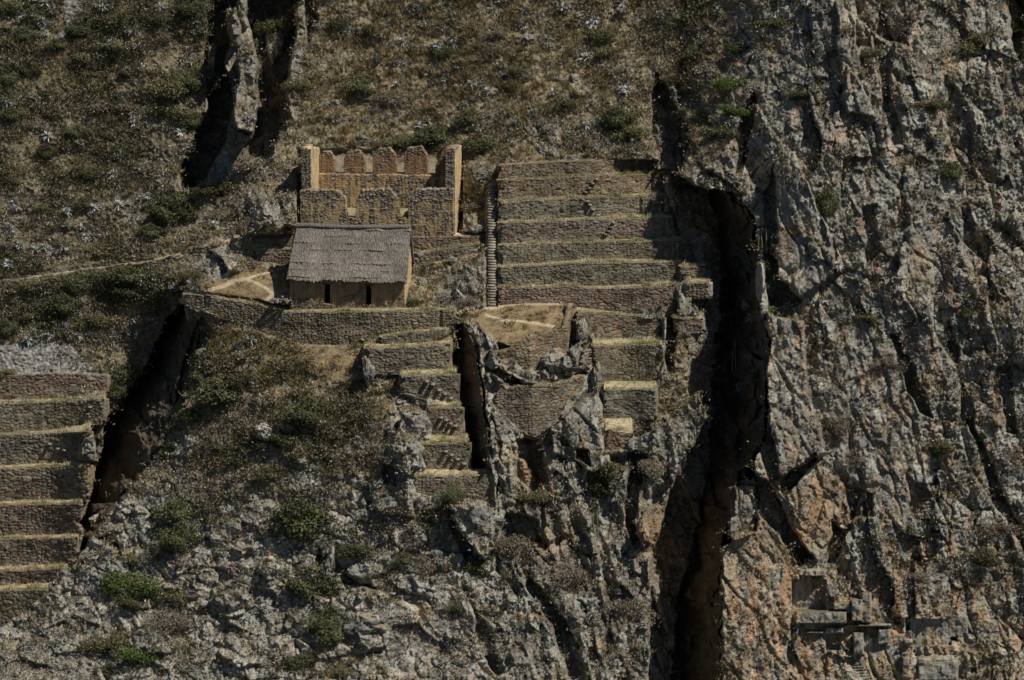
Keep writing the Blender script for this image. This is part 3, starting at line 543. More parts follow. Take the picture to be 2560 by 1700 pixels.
stairs(8, 1685, 1680, 370, 540, 55); stairs(9, 1745, 1668, 590, 810, 55); stairs(9, 1180, 1300, 1420, 1560, 60)
# ------------------------------------------------------------------ surface classes and displacement
print('terrain fields')
L_sp, L_pr, L_cl = LAY['spur'], LAY['prom'], LAY['cliff']
def blob(l):
    o = np.zeros((NY, NX), np.float32)
    for x, y, rx, ry, v in l:
        o += v * np.exp(-((GPX - x * 1.0843) / (rx * 1.0843)) ** 2 - ((GPY - y * 1.0843) / (ry * 1.0843)) ** 2)
    return o
lf = fbm(U * 0.12, V * 0.12, 4, 2)
rock = 0.12 + 0.0 * U
rock = rock * (1 - L_sp) + L_sp * sstep(1000, 1380, GPY + 140 * lf) * 0.62 + L_sp * (.14 + .25 * sstep(.1, .5, fbm(U * .25, V * .25, 3, 61)))
rock = rock * (1 - L_pr) + L_pr * 0.85
rock = rock * (1 - L_cl) + L_cl * (0.12 + 0.78 * sstep(1680, 1940, GPX + 0.25 * (GPY - 200) + 60 * lf))
CHm = pmask(cz([(1500, 160), (1780, 420), (1790, 1130), (1760, 1300), (1700, 1700), (1450, 1700), (1560, 1000), (1640, 860), (1565, 600), (1515, 350)]), 30) * (1 - L_pr) * (1 - L_cl) * (1 - L_sp)
rock = np.maximum(rock, CHm * .85)
rav = pmask(cz([(480, -60), (720, -60), (720, 100), (690, 280), (620, 400), (480, 440), (410, 440), (440, 330), (470, 200)]), 40)
rock = np.maximum(rock, rav * .62)
pm_mid = pmask(cz([(1040, 735), (1115, 760), (1150, 1120), (1080, 1100)]), 12); rock = np.maximum(rock, pm_mid * .8)
rock = np.maximum(rock, pmask(cz([(1470, 1000), (1640, 900), (1700, 900), (1700, 1700), (1460, 1700)]), 20) * .85 * (1 - L_cl))
rock += blob([(1250, 300, 90, 60, .35), (1330, 190, 50, 40, .35), (610, 480, 60, 45, .9), (500, 600, 40, 40, .75), (450, 700, 50, 30, .6), (1080, 640, 50, 50, .6), (1090, 520, 40, 30, .6), (1100, 400, 40, 30, .6), (1040, 670, 50, 30, .35),
              (560, 620, 60, 25, .2), (430, 720, 20, 40, .7), (360, 800, 50, 90, .3), (700, 1100, 30, 30, .6), (610, 1000, 20, 20, .5), (960, 1020, 60, 90, .8), (1540, 250, 40, 60, .4), (860, 850, 30, 30, .3), (830, 870, 25, 40, .5), (1600, 700, 50, 120, .8)])
rock = np.clip(rock, 0.02, 1)
# flat grassy promontory top and yard
plat = pmask(cz([(1060, 722), (1150, 700), (1330, 700), (1335, 745), (1290, 770), (1240, 785), (1195, 810), (1160, 800), (1100, 745)]), 10, .4)
yard = pmask(cz([(500, 690), (480, 660), (520, 630), (600, 620), (650, 640), (680, 700), (960, 710), (1060, 715), (1040, 722), (640, 712)]), 14, .5)
rock = rock * (1 - plat) * (1 - yard)
under = pmask(cz([(470, 730), (600, 770), (720, 790), (830, 800), (1040, 745), (1020, 790), (830, 830), (860, 900), (600, 830), (480, 790)]), 20, 1); rock *= 1 - .9 * under
# rock relief
ridge = 1 - 2 * np.abs(fbm(U * 0.28 + V * 0.07, V * 0.07, 4, 30))
rock = np.maximum(rock, RAMPW)
CM = np.zeros((NY, NX), np.float32); CO = CM.copy()
for pl, o_ in COV:
    m_ = pmask(pl, 3, .8); CM = np.maximum(CM, m_); CO = np.maximum(CO, m_ * o_)
rock = np.maximum(rock, CM)
f1, cr1, id1 = facets(U + .25 * V, V, 3.4, 6.5, 3, .8)
f2, cr2, id2 = facets(U + .2 * V, V, 1.25, 2.2, 5, .8)
f3, cr3, id3 = facets(U, V, .48, .62, 8, .7)
f4, cr4, id4 = facets(U, V, .22, .24, 9, .6)
rr = sstep(.25, .75, rock + .25 * fbm(U * .3, V * .3, 3, 33))
lump = fbm(U * .8, V * .8, 4, 12, .6)
av = sstep(-.35, .45, fbm(U * .16, V * .10, 3, 37)); av2 = sstep(-.3, .4, fbm(U * .35, V * .3, 3, 38))
Drock = -1.1 * (ridge - .3) + (.5 + 1.2 * av) * f1 + (.2 + .8 * av2) * f2 + .22 * f3 + .10 * f4 + .35 * cr1 * av + .3 * cr2 * av2 + .10 * cr3 - .5 * lump - .16 * fbm(U * 2.6, V * 2.6, 4, 39, .75)
fa, ca1, ia = facets(U + .15 * V, V, 2.7, 2.0, 14, .9); fb, cb1, ib = facets(U, V, .95, .75, 15, .8)
Dsp = -.5 * ridge + 1.0 * fa + .45 * fb + .24 * f3 + .10 * f4 + .35 * ca1 + .2 * cb1 - .7 * lump - .2 * fbm(U * 2.6, V * 2.6, 4, 39, .75)
fc_, cc1, ic = facets(U + .22 * V + .5 * gn(U * .2, V * .2, 71), V, 4.5, 8.5, 24, 1.0)
Dcl = -.3 * (ridge - .3) + (.9 + 1.3 * av) * fc_ + (.1 + .7 * av2) * f2 + .3 * f3 * (.4 + av) + .13 * f4 + .22 * cc1 + .25 * cr2 * av2 - .35 * lump - .14 * fbm(U * 2.2, V * 1.9, 4, 39, .8)
Drock = Drock * (1 - L_sp) * (1 - L_cl) + .68 * Dsp * L_sp + Dcl * L_cl
Dveg = -.8 * fbm(U * .22, V * .25, 4, 41) - .35 * fbm(U * 1.1, V * 1.1, 4, 43, .6) + .22 * f3 * rock * 2 + .18 * gn(U * 3.2, V * 3.2, 44)
smooth_ = np.clip(plat + yard + .8 * under, 0, 1)
Drock = Drock * (1 - .68 * SLAB) + SLAB * (.10 * f3 + .05 * f4 + .3 * cr1 + .12 * gn(U * 1.8 + .5 * V, V * .5, 77))
D = (Drock * rr + Dveg * (1 - rr)) * (1 - .93 * smooth_)
D += -2.4 * pmask(cz([(560, 548), (572, 505), (600, 465), (645, 448), (696, 436), (700, 525), (660, 520), (640, 540), (600, 548)]), 14, .8) + blob([(545, 615, 22, 22, -.8), (500, 600, 14, 30, -.8)]); D *= 1 + .2 * RAMPW
scree = np.maximum(pmask(cz([(-60, 800), (90, 785), (160, 790), (205, 840), (240, 860), (180, 868), (-60, 862)]), 12, 1.2), pmask(cz([(140, -60), (190, -60), (185, 50), (110, 120), (75, 160), (60, 290), (45, 300), (70, 190), (100, 120), (150, 60)]), 10, 1.6) * .9)
scree = np.maximum(scree, pmask(cz([(240, 380), (300, 440), (330, 520), (290, 520), (260, 450)]), 16, 1.6) * .5)
D = D * (1 - .7 * scree) + scree * .12 * gn(U * 3.5, V * 5, 80)
Wn = W_
Y = (Yb + OFF + D) * (1 - Wn) + (Yp + .03 * gn(U * 2, V * 2, 71) + CARVE * (.12 * fbm(U * 1.2, V * 1.2, 4, 73) + .1 * f3 + .06 * f4)) * Wn
cm = CM * (W_ > .3); Y = Y * (1 - cm) + (Yp - CO - .25 - .22 * f2 - .2 * f3 - .25 * lump) * cm; Wn = Wn * (1 - cm)
# ------------------------------------------------------------------ colours
def mixc(a, b, t): return a * (1 - t[..., None]) + np.asarray(b, np.float32) * t[..., None]
n1 = fbm(U * .5, V * .5, 4, 90); n2 = fbm(U * .18, V * .18, 3, 93); n3 = fbm(U * 1.7, V * 1.7, 3, 97); n4 = fbm(U * .9, V * .35, 4, 99)
soil = np.ones((NY, NX, 3), np.float32) * np.array([.23, .19, .13], np.float32)
soil = mixc(soil, [.26, .20, .115], sstep(-.1, .4, n1)); soil = mixc(soil, [.11, .10, .06], sstep(0., .5, n3))
soil = mixc(soil, [.19, .17, .145], sstep(.15, .5, fbm(U * 2.2, V * 2.2, 3, 101)) * .7)
gl = pmask(cz([(-80, -80), (500, -80), (480, 300), (420, 440), (420, 640), (450, 700), (440, 860), (250, 880), (-80, 800)]), 60)
soil = mixc(soil, [.15, .135, .085], gl * .6)
rk = np.ones((NY, NX, 3), np.float32) * np.array([.27, .262, .225], np.float32)
rk = mixc(rk, [.19, .18, .168], sstep(.0, .45, n1)); rk = mixc(rk, [.335, .33, .275], sstep(.05, .45, n3) * .75)
low = L_cl * sstep(1000, 1450, GPY - .25 * (GPX - 1700))
tanm = sstep(.18, .5, n4 + .12 * (cr1 + cr2) + .35 * low + .12 * SLAB) * (.6 - .2 * L_cl + .25 * low)
rk = mixc(rk, [.36, .27, .16], tanm)
lich = sstep(.16, .42, fbm(U * .7, V * .3, 4, 110) + .08 * n3 + blob([(1780, 1400, 120, 160, .24), (2100, 1300, 80, 120, .16), (1900, 1080, 60, 120, .14), (2200, 900, 200, 200, .08), (2050, 1400, 200, 100, .08), (2150, 600, 150, 200, .05)]) * L_cl) * (.12 + .33 * L_cl + .2 * low)
rk = mixc(rk, [.38, .19, .09], lich * .72)
rk = rk * (1 - .35 * sstep(.15, .5, fbm(U * 4.5, V * 4.5, 2, 130)))[..., None] * (.78 + .4 * id2[..., None]) * (.85 + .3 * id3[..., None])
rk = mixc(rk, [.10, .085, .06], cr2 * .5)
rk = mixc(rk, [.42, .40, .34], np.clip(blob([(500, 600, 30, 30, .9), (520, 640, 40, 30, .7), (470, 660, 30, 20, .6), (620, 480, 55, 40, .75), (700, 1100, 22, 25, .8), (610, 995, 15, 20, .8), (1760, 660, 12, 60, .8), (790, 1195, 22, 12, 1)]), 0, 1) * .6)
rk = mixc(rk, [.37, .35, .305], L_sp * sstep(-.25, .3, n3 + n1) * .5)
rk = rk * (1 - .45 * RAMPW)[..., None]; rk = rk * (1 - .6 * RAMPW * sstep(-.35, .25, n4))[..., None]; rk = mixc(rk, [.12, .09, .06], RAMPW * .5)  # gully side faces: deep shade painted into the rock colour
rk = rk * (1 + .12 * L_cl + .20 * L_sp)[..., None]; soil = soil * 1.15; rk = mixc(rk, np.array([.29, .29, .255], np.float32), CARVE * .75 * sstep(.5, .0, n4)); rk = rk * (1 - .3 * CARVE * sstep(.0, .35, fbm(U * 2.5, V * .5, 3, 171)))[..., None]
cave = np.clip(blob([(1225, 1080, 40, 60, 1), (1630, 520, 60, 80, .9), (1560, 1250, 70, 120, .8), (1880, 1180, 50, 80, 1.0), (560, 260, 20, 60, .2), (1270, 1250, 60, 40, .7), (1500, 1230, 20, 50, 1), (2000, 90, 60, 60, .3), (2180, 150, 20, 30, .8), (1090, 880, 20, 120, .6)]), 0, 1)
rk = mixc(rk, [.34, .225, .12], cave * .75)
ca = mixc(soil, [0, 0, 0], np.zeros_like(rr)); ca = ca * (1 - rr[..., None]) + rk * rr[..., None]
# moss and tufts where the rock surface lies back
dY = np.gradient(Y, axis=0) / -np.gradient(GPY, axis=0) * 28.2 * -1
flat = sstep(1.1, 2.6, -np.gradient(Y, axis=0) / np.gradient(GPY, axis=0) * 28.2)
ca = mixc(ca, [.13, .10, .05], flat * rr * .75 * sstep(-.3, .2, n1))
# grassy platforms, paths, scree
pg = np.ones((NY, NX, 3), np.float32) * np.array([.27, .20, .11], np.float32); pg = mixc(pg, [.17, .125, .075], sstep(-.1, .35, fbm(U * 1.2, V * 2.4, 4, 120)))
ca = ca * (1 - smooth_[..., None]) + pg * smooth_[..., None]
def stroke(pts, wd, warp=.5):
    pts = np.array(pts, float); x0, y0 = pts.min(0) - 30; x1, y1 = pts.max(0) + 30
    i0, i1 = np.searchsorted(PXs, [x0, x1]); j0, j1 = np.searchsorted(PYs, [y0, y1]); o = np.zeros((NY, NX), np.float32)
    x = GPX[j0:j1, i0:i1] + warp * WX[j0:j1, i0:i1]; y = GPY[j0:j1, i0:i1] + .5 * warp * WY[j0:j1, i0:i1]; dm = np.full(x.shape, 1e9, np.float32)
    for (ax, ay), (bx, by) in zip(pts[:-1], pts[1:]):
        ex, ey = bx - ax, by - ay; t = np.clip(((x - ax) * ex + (y - ay) * ey) / (ex * ex + ey * ey), 0, 1)
        dm = np.minimum(dm, (x - ax - t * ex) ** 2 + 2.0 * (y - ay - t * ey) ** 2)
    o[j0:j1, i0:i1] = sstep(wd + 1.5, wd - 1.5, np.sqrt(dm)); return o
path = np.maximum.reduce([stroke(cp2([(560, 370), (700, 440), (880, 490), (1200, 520), (1620, 590)]), 4.5), stroke(cp2([(560, 370), (760, 340), (1000, 290), (1300, 285), (1740, 290)]), 5.5),
                          stroke(c1([(480, 940), (560, 935), (680, 985), (745, 1030), (690, 1080)]), 5), stroke(c1([(560, 935), (740, 880), (860, 850)]), 4), stroke(c1([(350, 1000), (480, 950), (420, 930), (480, 850), (500, 740)]), 6),
                          stroke(c1([(850, 1130), (1100, 1132), (1600, 1134)]), 3.5, .1), stroke(c1([(500, 658), (900, 656)]), 4, .1), stroke(c1([(1640, 648), (2130, 640)]), 5, .1),
                          stroke(c1([(1960, 1150), (2060, 1135), (2150, 1125)]), 4), stroke(c4([(-60, 312), (300, 262), (640, 210), (1000, 165), (1180, 135), (1320, 98), (1420, 60), (1600, 22), (1700, 0)]), 3.2, .15)])
ca = mixc(ca, [.48, .39, .26], path)
gravel = np.ones((NY, NX, 3), np.float32) * np.array([.25, .235, .215], np.float32) * (.55 + .9 * id4[..., None]); ca = ca * (1 - scree[..., None]) + gravel * scree[..., None]
pinned = (Wn > .5)
# object split: which ground each face belongs to
cls = np.zeros((NY, NX), np.int8)                       # 0 hillside
cls[(rock > .42) & (L_cl < .5)] = 1                     # rocky outcrops
cls[L_cl > .5] = 2; cls[(plat + yard) > .5] = 3; cls[path > .5] = 4; cls[scree > .5] = 5
XYZ = P(GPX, GPY, Y).astype(np.float32)
def ground(px, py):
    i = np.clip(np.searchsorted(PXs, px), 0, NX - 1); j = np.clip(np.searchsorted(PYs, py), 0, NY - 1)
    return XYZ[j, i]
fc = cls[:-1, :-1]; Qall = gridq(NX, NY).reshape(NY - 1, NX - 1, 4)[..., ::-1]
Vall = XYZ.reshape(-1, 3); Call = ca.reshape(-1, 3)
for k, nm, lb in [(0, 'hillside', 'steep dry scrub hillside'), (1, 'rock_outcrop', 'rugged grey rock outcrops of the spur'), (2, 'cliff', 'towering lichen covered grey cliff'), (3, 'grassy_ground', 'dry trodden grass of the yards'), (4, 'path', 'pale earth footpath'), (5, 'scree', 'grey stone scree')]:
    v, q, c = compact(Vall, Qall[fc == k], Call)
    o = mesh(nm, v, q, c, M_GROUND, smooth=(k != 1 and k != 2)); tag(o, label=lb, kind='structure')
print('terrain', len(Vall))
# ------------------------------------------------------------------ build walls and ledges
def build_wall(w):
    h = (w.zt - w.zb).max(); X = w.B[:, 0]; Yb = w.Yb
    s = np.concatenate([[0], np.cumsum(np.hypot(np.diff(X), np.diff(Yb)))]); Ls = s[-1]
    nu = max(8, int(Ls / .055)); nv = max(6, int((h + .3) / .055)); ss = np.linspace(0, Ls, nu)
    f = lambda a: np.interp(ss, s, a)
    Bx, Tx, By, Ty, Bz, Tz = f(w.B[:, 0]), f(w.T[:, 0]), f(w.Yb), f(w.Yt), f(w.zb) - .3, f(w.zt)
    Tz = Tz + w.rough * 2.2 * (RT[3][(ss / .33).astype(int) & 511, w.seed & 511] - .5) + w.rough * fbm(ss * .7, ss * 0, 2, w.seed) * 2
    tx, ty = np.gradient(Bx), np.gradient(By); n = np.hypot(tx, ty); nx, ny = ty / n, -tx / n
    T = np.linspace(0, 1, nv)[:, None]
    Z = Bz + (Tz - Bz) * T; Xp = Bx + (Tx - Bx) * T; Yq = By + (Ty - By) * T
    S = np.broadcast_to(ss, Z.shape); r_ = random.Random(w.seed); ks = r_.uniform(.85, 1.25)
    bul, c, e = stone_tex(S, Z, w.stone[0] * ks, w.stone[1] * ks, w.seed, w.brown); bul2, c2_, e2 = stone_tex(S, Z, w.stone[0] * ks * 1.9, w.stone[1] * ks * 1.7, w.seed + 1, w.brown)
    mk_ = sstep(.05, .2, fbm(S * .6, Z * .9, 3, w.seed + 7) - .06); bul = bul * (1 - mk_) + bul2 * 1.2 * mk_; c = c * (1 - mk_[..., None]) + c2_ * mk_[..., None]
    c = c * np.array([r_.uniform(.93, 1.1), 1, r_.uniform(.88, 1.05)]) * (.9 + .35 * fbm(S * .3, Z * .6, 3, w.seed + 8))[..., None]
    st = sstep(.1, .4, fbm(S * 1.1, Z * .35, 3, w.seed + 17))[..., None]; c = c * (1 - .2 * st)
    c = c + (np.array([.33, .33, .28]) - c) * (sstep(.25, .4, fbm(S * 1.4, Z * 1.6, 3, w.seed + 27)) * .3)[..., None]
    bul = bul + 0.07 * fbm(S * .35, Z * .6, 3, w.seed + 5)
    kp = None
    if w.ragl or w.ragr:
        zz = Z[:, :1]; tl = w.ragl * (.6 + 1.2 * fbm(zz * 1.3, zz * 0 + w.seed, 3, 5)) + (RT[3][(zz / .22).astype(int) & 511, w.seed & 511] - .5) * min(.3, w.ragl); tr = Ls - w.ragr * (.6 + 1.2 * fbm(zz * 1.3, zz * 0 + w.seed + 9, 3, 5)) - (RT[4][(zz / .22).astype(int) & 511, w.seed & 511] - .5) * min(.3, w.ragr)
        kp = ((S > tl) & (S < tr))[1:, 1:]
    for g in w.grooves: bul = bul - .45 * (np.abs(S - g * Ls) < .13)
    Fr = np.stack([Xp + nx * bul, Yq + ny * bul, Z], -1)
    Bk = np.stack([Xp - nx * w.thick, Yq - ny * w.thick, Z], -1)
    cb = c * .8
    top = np.array([.30, .25, .16]); cb[-1] = cb[-1] * .5 + top * .5
    Vv, Q = slab(Fr, Bk, kp)
    o = mesh(w.name, Vv, Q, np.concatenate([c.reshape(-1, 3), cb.reshape(-1, 3)]), M_STONE)
    tag(o, w.label, 'wall' if w.name != 'terrace_wall' else 'terrace wall', w.group, 'thing')
    for k, (a, b) in enumerate(w.steps):      # protruding step stones
        i = int(a * (nu - 1)); j = int((1 - b) * (nv - 1)); p = Fr[j, i]
        r = random.Random(w.seed * 10 + k); L = .42 + .1 * r.random(); hw = .17 + .05 * r.random(); hh = .07 + .03 * r.random()
        V8 = []
        for dx in (-1, 1):
            for dy in (-1, 1):
                for dz in (-1, 1):
                    tap = 1 - .25 * (dy < 0); V8.append((p[0] + dx * hw * tap + r.uniform(-.02, .02), p[1] + (-L if dy < 0 else .12), p[2] + dz * hh * tap + r.uniform(-.02, .02)))
        st = mesh('step', V8, [(0, 1, 3, 2), (4, 6, 7, 5), (0, 4, 5, 1), (2, 3, 7, 6), (0, 2, 6, 4), (1, 5, 7, 3)], GREY * 1.1, M_STONE, parent=o)
for w in WALLS: build_wall(w)
for nm, R, xs in LEDGES:
    n = R.shape[0]; nu = R.shape[1]
    # refine across
    u = R[..., 0]; v = R[..., 1]
    g = sstep(-.2, .3, fbm(u * .5, v * .9, 3, 140)); gr = sstep(.1, .5, fbm(u * .22, v * .3, 3, 150) + .12 * (u / 12 - .8))
    c = np.array([.47, .405, .26]) * (1 - g[..., None]) + np.array([.38, .31, .19]) * g[..., None]
    c = c * (1 - .6 * gr[..., None]) + np.array([.20, .21, .07]) * .6 * gr[..., None]
    if nm == 'path': c = np.array([.50, .41, .28]) * (1 + .2 * g[..., None])
    o = mesh('path' if nm == 'path' else 'grass_ledge', R.reshape(-1, 3), gridq(nu, n), c.reshape(-1, 3), M_GROUND, smooth=True); tag(o, kind='structure')
# ------------------------------------------------------------------ buildings
print('buildings')
def panel(name, parent, ax, a0, a1, h0, h1, inside, p0, p1, tex, step=.06, front=1):
    """a wall slab in the parent's frame: ax 'x' runs along x at depth p0 (face) .. p1, ax 'y' runs along y at x = p0 (face) .. p1"""
    nu = int((a1 - a0) / step) + 2; nv = int((h1 - h0) / step) + 2
    A, H = np.meshgrid(np.linspace(a0, a1, nu), np.linspace(h0, h1, nv))
    b, c = tex(A, H); sg = np.sign(p0 - p1)
    w1 = .02 * gn(A * 6, H * 6, 3); w2 = .02 * gn(A * 6, H * 6, 4)
    if ax == 'x': Fr = np.stack([A + w1, p0 + sg * b, H + w2], -1); Bk = np.stack([A + w1, p1 - sg * b * .8 + 0 * A, H + w2], -1)
    else: Fr = np.stack([p0 + sg * b, A + w1, H + w2], -1); Bk = np.stack([p1 - sg * b * .8 + 0 * A, A + w1, H + w2], -1)
    ac = (A[1:, 1:] + A[:-1, :-1]) / 2; hc = (H[1:, 1:] + H[:-1, :-1]) / 2
    V_, Q_ = slab(Fr, Bk, inside(ac, hc)); cc = np.concatenate([c.reshape(-1, 3), c.reshape(-1, 3)])
    V_, Q_, cc = compact(V_, Q_, cc)
    return mesh(name, V_, Q_, cc, M_ADOBE, parent=parent)
def ruin_tex(seed, plaster=(.40, .27, .14), cover=.5, streak=1.0, coping=None, ctop=None, smoothp=.25, stonec=.35):
    def f(A, H):
        bul, c, e = stone_tex(A, H, .34, .2, seed, stonec, mortar=(.20, .14, .08)); c = c * 1.2
        p = fbm(A * 1.6, H * .35 * streak, 4, seed + 30) + .35 * fbm(A * .5, H * .6, 3, seed + 31)
        m = sstep(.22 - cover, .50 - cover, p)
        if coping is not None: m = m * sstep(0, .45, coping(A) - H + .25 * gn(A * 2, H * 0, seed))
        pc = np.array(plaster) * (1 + .35 * fbm(A * 2, H * 1.2, 4, seed + 32))[..., None]
        st = sstep(.1, .5, fbm(A * 4.5, H * .4, 3, seed + 33))[..., None]; pc = pc * (1 - .4 * st)
        c = c * (1 - m[..., None]) + pc * m[..., None]
        bul = bul * (1 - m * (1 - smoothp)) + m * (.05 + .02 * gn(A * 5, H * 5, seed))
        return bul, c
    return f
def rag(A, s, amp=.12): return amp * (RT[4][np.clip((A / .3 + 60).astype(int), 0, 511), s & 511] - .5) * 2 + amp * gn(A * .9, A * 0 + .5, s)
rz = math.radians(-5)
ro = P(751.5, 580.5, RUIN_Y)
ruin = tag(empty('ruined_building', ro, rz), 'roofless ruined building of tan plastered stone with window gaps along its back wall', 'ruin')
def ftop(A):
    return np.interp(A, [0, 3.55, 3.75, 4.0, 4.16, 4.17, 5.0, 5.04, 5.25, 5.45, 5.65, 8.2, 8.35, 8.6, 8.9, 8.91, 9.75, 9.76, 10.1, 10.5, 13.85], [3.9, 3.9, 3.6, 3.3, 3.1, 1.4, 1.4, 3.1, 3.3, 3.7, 3.95, 4.0, 3.7, 3.4, 3.2, 1.4, 1.4, 3.3, 3.5, 4.05, 4.15])
panel('front_wall', ruin, 'x', 0, 13.85, -1.2, 4.5, lambda A, H: H < ftop(A) + rag(A, 3, .08), 0, .8, ruin_tex(11, (.44, .32, .18), .36, coping=lambda A: ftop(A) * 0 + 3.1, stonec=.5))
D0, D1 = 5.5, 6.4
panel('back_wall', ruin, 'x', .7, 13.1, 0, 4.9, lambda A, H: H < 4.45 + rag(A, 5, .05), D0, D1, ruin_tex(23, (.44, .30, .165), .36, stonec=.6))
def pier(a0, a1, top, k):
    def ins(A, H):
        t = (A - a0) / (a1 - a0); tp = np.interp(t, [0, .06, .12, .3, .5, .75, .88, 1], [top - .8, top - .55, top - .3, top - .02, top, top - .05, top - .35, top - .75])
        return H < tp + rag(A, k, .07)
    panel('window_pier', ruin, 'x', a0, a1, 4.35, top + .3, ins, D0 + .28, D1, ruin_tex(30 + k * 7, (.29, .18, .105), .5, coping=lambda A: A * 0 + top - .35, stonec=.9), step=.055)
pier(.75, 2.35, 6.45, 1); pier(3.2, 5.15, 6.6, 2); pier(5.85, 8.0, 6.85, 3); pier(8.75, 10.85, 7.05, 4)
panel('window_pier', ruin, 'x', 11.6, 13.0, 4.35, 7.3, lambda A, H: H < np.interp(A, [11.6, 12.0, 12.4, 13], [5.2, 6.3, 6.8, 7.0]) + rag(A, 8, .08), D0 + .28, D1, ruin_tex(77, (.22, .13, .075), .6), step=.055)
ruin_pale = ruin_tex(51, (.58, .43, .25), .85, streak=.5, coping=lambda A: A * 0 + 7.6, smoothp=.1, stonec=.3)
panel('right_wall', ruin, 'y', .82, 6.38, -.8, 8.2, lambda A, H: (H < np.interp(A, [.8, 1.0, 1.6, 2.6, 6.4], [7.4, 7.65, 7.75, 7.6, 7.15]) + rag(A, 9, .1)) & ~((np.abs(A - 3.4) < .11) & (np.abs(H - 4.2) < .3)), 13.87, 13.1, ruin_pale)
panel('left_wall', ruin, 'y', .82, 6.38, -.8, 8.2, lambda A, H: (H < np.interp(A, [.8, 1.0, 1.5, 2.6, 6.4], [7.3, 7.5, 7.7, 7.3, 6.6]) + rag(A, 14, .1)) & ~((np.abs(A - 3.0) < .11) & (np.abs(H - 4.3) < .3)), .85, .05, ruin_tex(57, (.54, .405, .24), .8, streak=.5, smoothp=.1))
# end faces of the side walls in rough grey stone
for nm, x0, x1, tp in [('wall_end', 13.04, 13.9, 7.7), ('wall_end', .02, .9, 7.5)]:
    def tx(A, H, s=int(x0)):
        b, c, e = stone_tex(A, H, .3, .17, 61 + s, .1); return b, c * 1.05
    panel(nm, ruin, 'x', x0, x1, -.5 if x0 > 5 else .0, 8.1, lambda A, H: H < tp + rag(A, int(x0) + 2, .1), .805, 1.02, tx, step=.055)
fv = []; nn = 30
A, B = np.meshgrid(np.linspace(.8, 13.1, 60), np.linspace(.85, D0 - .0, 24)); H = 1.36 + .04 * gn(A * 1.3, B * 1.3, 4)
cf = np.array([.42, .36, .2]) * (1 + .4 * fbm(A, B, 3, 9))[..., None]
V_, Q_ = slab(np.stack([A, B, H], -1), np.stack([A, B, H * 0 - .6], -1)); 
A, B = np.meshgrid(np.linspace(.8, 13.1, 60), np.linspace(2.7, D0, 16)); H = 1.36 + .05 * gn(A * 1.3, B * 1.3, 4); cf = np.array([.30, .27, .15]) * (1 + .4 * fbm(A, B, 3, 9))[..., None]
V_, Q_ = slab(np.stack([A, B + .06 * gn(A * 4, B, 3), H], -1), np.stack([A, B, H * 0 - .6], -1)); mesh('floor', V_, Q_, np.concatenate([cf.reshape(-1, 3)] * 2), M_GROUND, parent=ruin)
A, B = np.meshgrid(np.linspace(.8, 13.1, 60), np.linspace(.8, 2.72, 10)); H = .5 + .05 * gn(A * 1.3, B * 1.3, 4); cf = np.array([.2, .16, .1]) * (1 + .4 * fbm(A, B, 3, 9))[..., None]
V_, Q_ = slab(np.stack([A, B, H], -1), np.stack([A, B, H * 0 - .6], -1)); mesh('floor', V_, Q_, np.concatenate([cf.reshape(-1, 3)] * 2), M_GROUND, parent=ruin)

# thatched hut
rz = math.radians(-6)
ho = P(725.5, 765.3, HUT_Y + .75)
hut = tag(empty('thatched_hut', ho, rz), 'restored earthen hut with steep grey thatched roof and two dark doorways', 'hut')
HL, HD = 10.25, 4.8; RH = 6.9; EH = 2.55; RY = 2.4
def hut_tex(seed, colr):
    def f(A, H):
        bul, c, e = stone_tex(A, H, .32, .2, seed, .5, mortar=(.16, .1, .055))
        m = sstep(-.1, .15, fbm(A * .8, H * .8, 4, seed + 3) + .5 * sstep(.3, 1.5, H) - .05)
        pc = np.array(colr) * (1 + .3 * fbm(A * 1.5, H * 1.0, 4, seed + 4))[..., None]
        ck = sstep(.05, .0, np.abs(fbm(A * 1.1, H * .8, 3, seed + 9))) * .35; sp_ = sstep(.1, .4, fbm(A * 3.5, H * .5, 3, seed + 12)) * .35
        return bul * (1 - .8 * m) + .04 * m + .03 * fbm(A * 3, H * 3, 3, 1), c * (1 - m[..., None]) + pc * (1 - ck - sp_)[..., None] * m[..., None]
    return f
doors = [(3.05, 3.62), (6.74, 7.27)]
def fin(A, H):
    k = H < 3.2
    for a, b in doors: k &= ~((A > a + .03 * (H - .3)) & (A < b - .03 * (H - .3)) & (H > .28) & (H < 2.02))
    return k
panel('front_wall', hut, 'x', 0, HL, -.7, 3.2, fin, 0, .6, hut_tex(81, (.30, .21, .125)))
panel('back_wall', hut, 'x', 0, HL, -.7, 3.2, lambda A, H: H < 9, HD, HD - .6, hut_tex(84, (.30, .20, .11)), step=.15)
gt = lambda A: 3.0 + (RH - 3.25) * (1 - np.abs(A - RY) / RY)
panel('gable_wall', hut, 'y', .62, HD - .62, -.7, RH, lambda A, H: H < gt(A), HL - .01, HL - .6, hut_tex(87, (.58, .43, .235)))
gw = panel('gable_wall', hut, 'y', .62, HD - .62, -.7, RH, lambda A, H: H < gt(A), .01, .6, hut_tex(89, (.45, .33, .19)), step=.09)
for hh in (0,):   # corner of bare stone at the right end of the front wall
    panel('corner_pier', hut, 'y', -.0, .615, -.7, 3.25, lambda A, H: H < 9, HL + .01, HL - .3, hut_tex(91, (.56, .42, .24)))
for a, b in doors:   # lintel and threshold stones
    for h0, h1, nm, ex in ((2.02, 2.14, 'lintel', .12), (.16, .28, 'threshold', .1)):
        V8 = [(x, y, z) for x in (a - ex, b + ex) for y in (-.09, .2) for z in (h0, h1)]
        mesh(nm, V8, [(0, 1, 3, 2), (4, 6, 7, 5), (0, 4, 5, 1), (2, 3, 7, 6), (0, 2, 6, 4), (1, 5, 7, 3)], None if nm == 'lintel' else GREY * 1.1, M_WOOD if nm == 'lintel' else M_STONE, parent=hut)
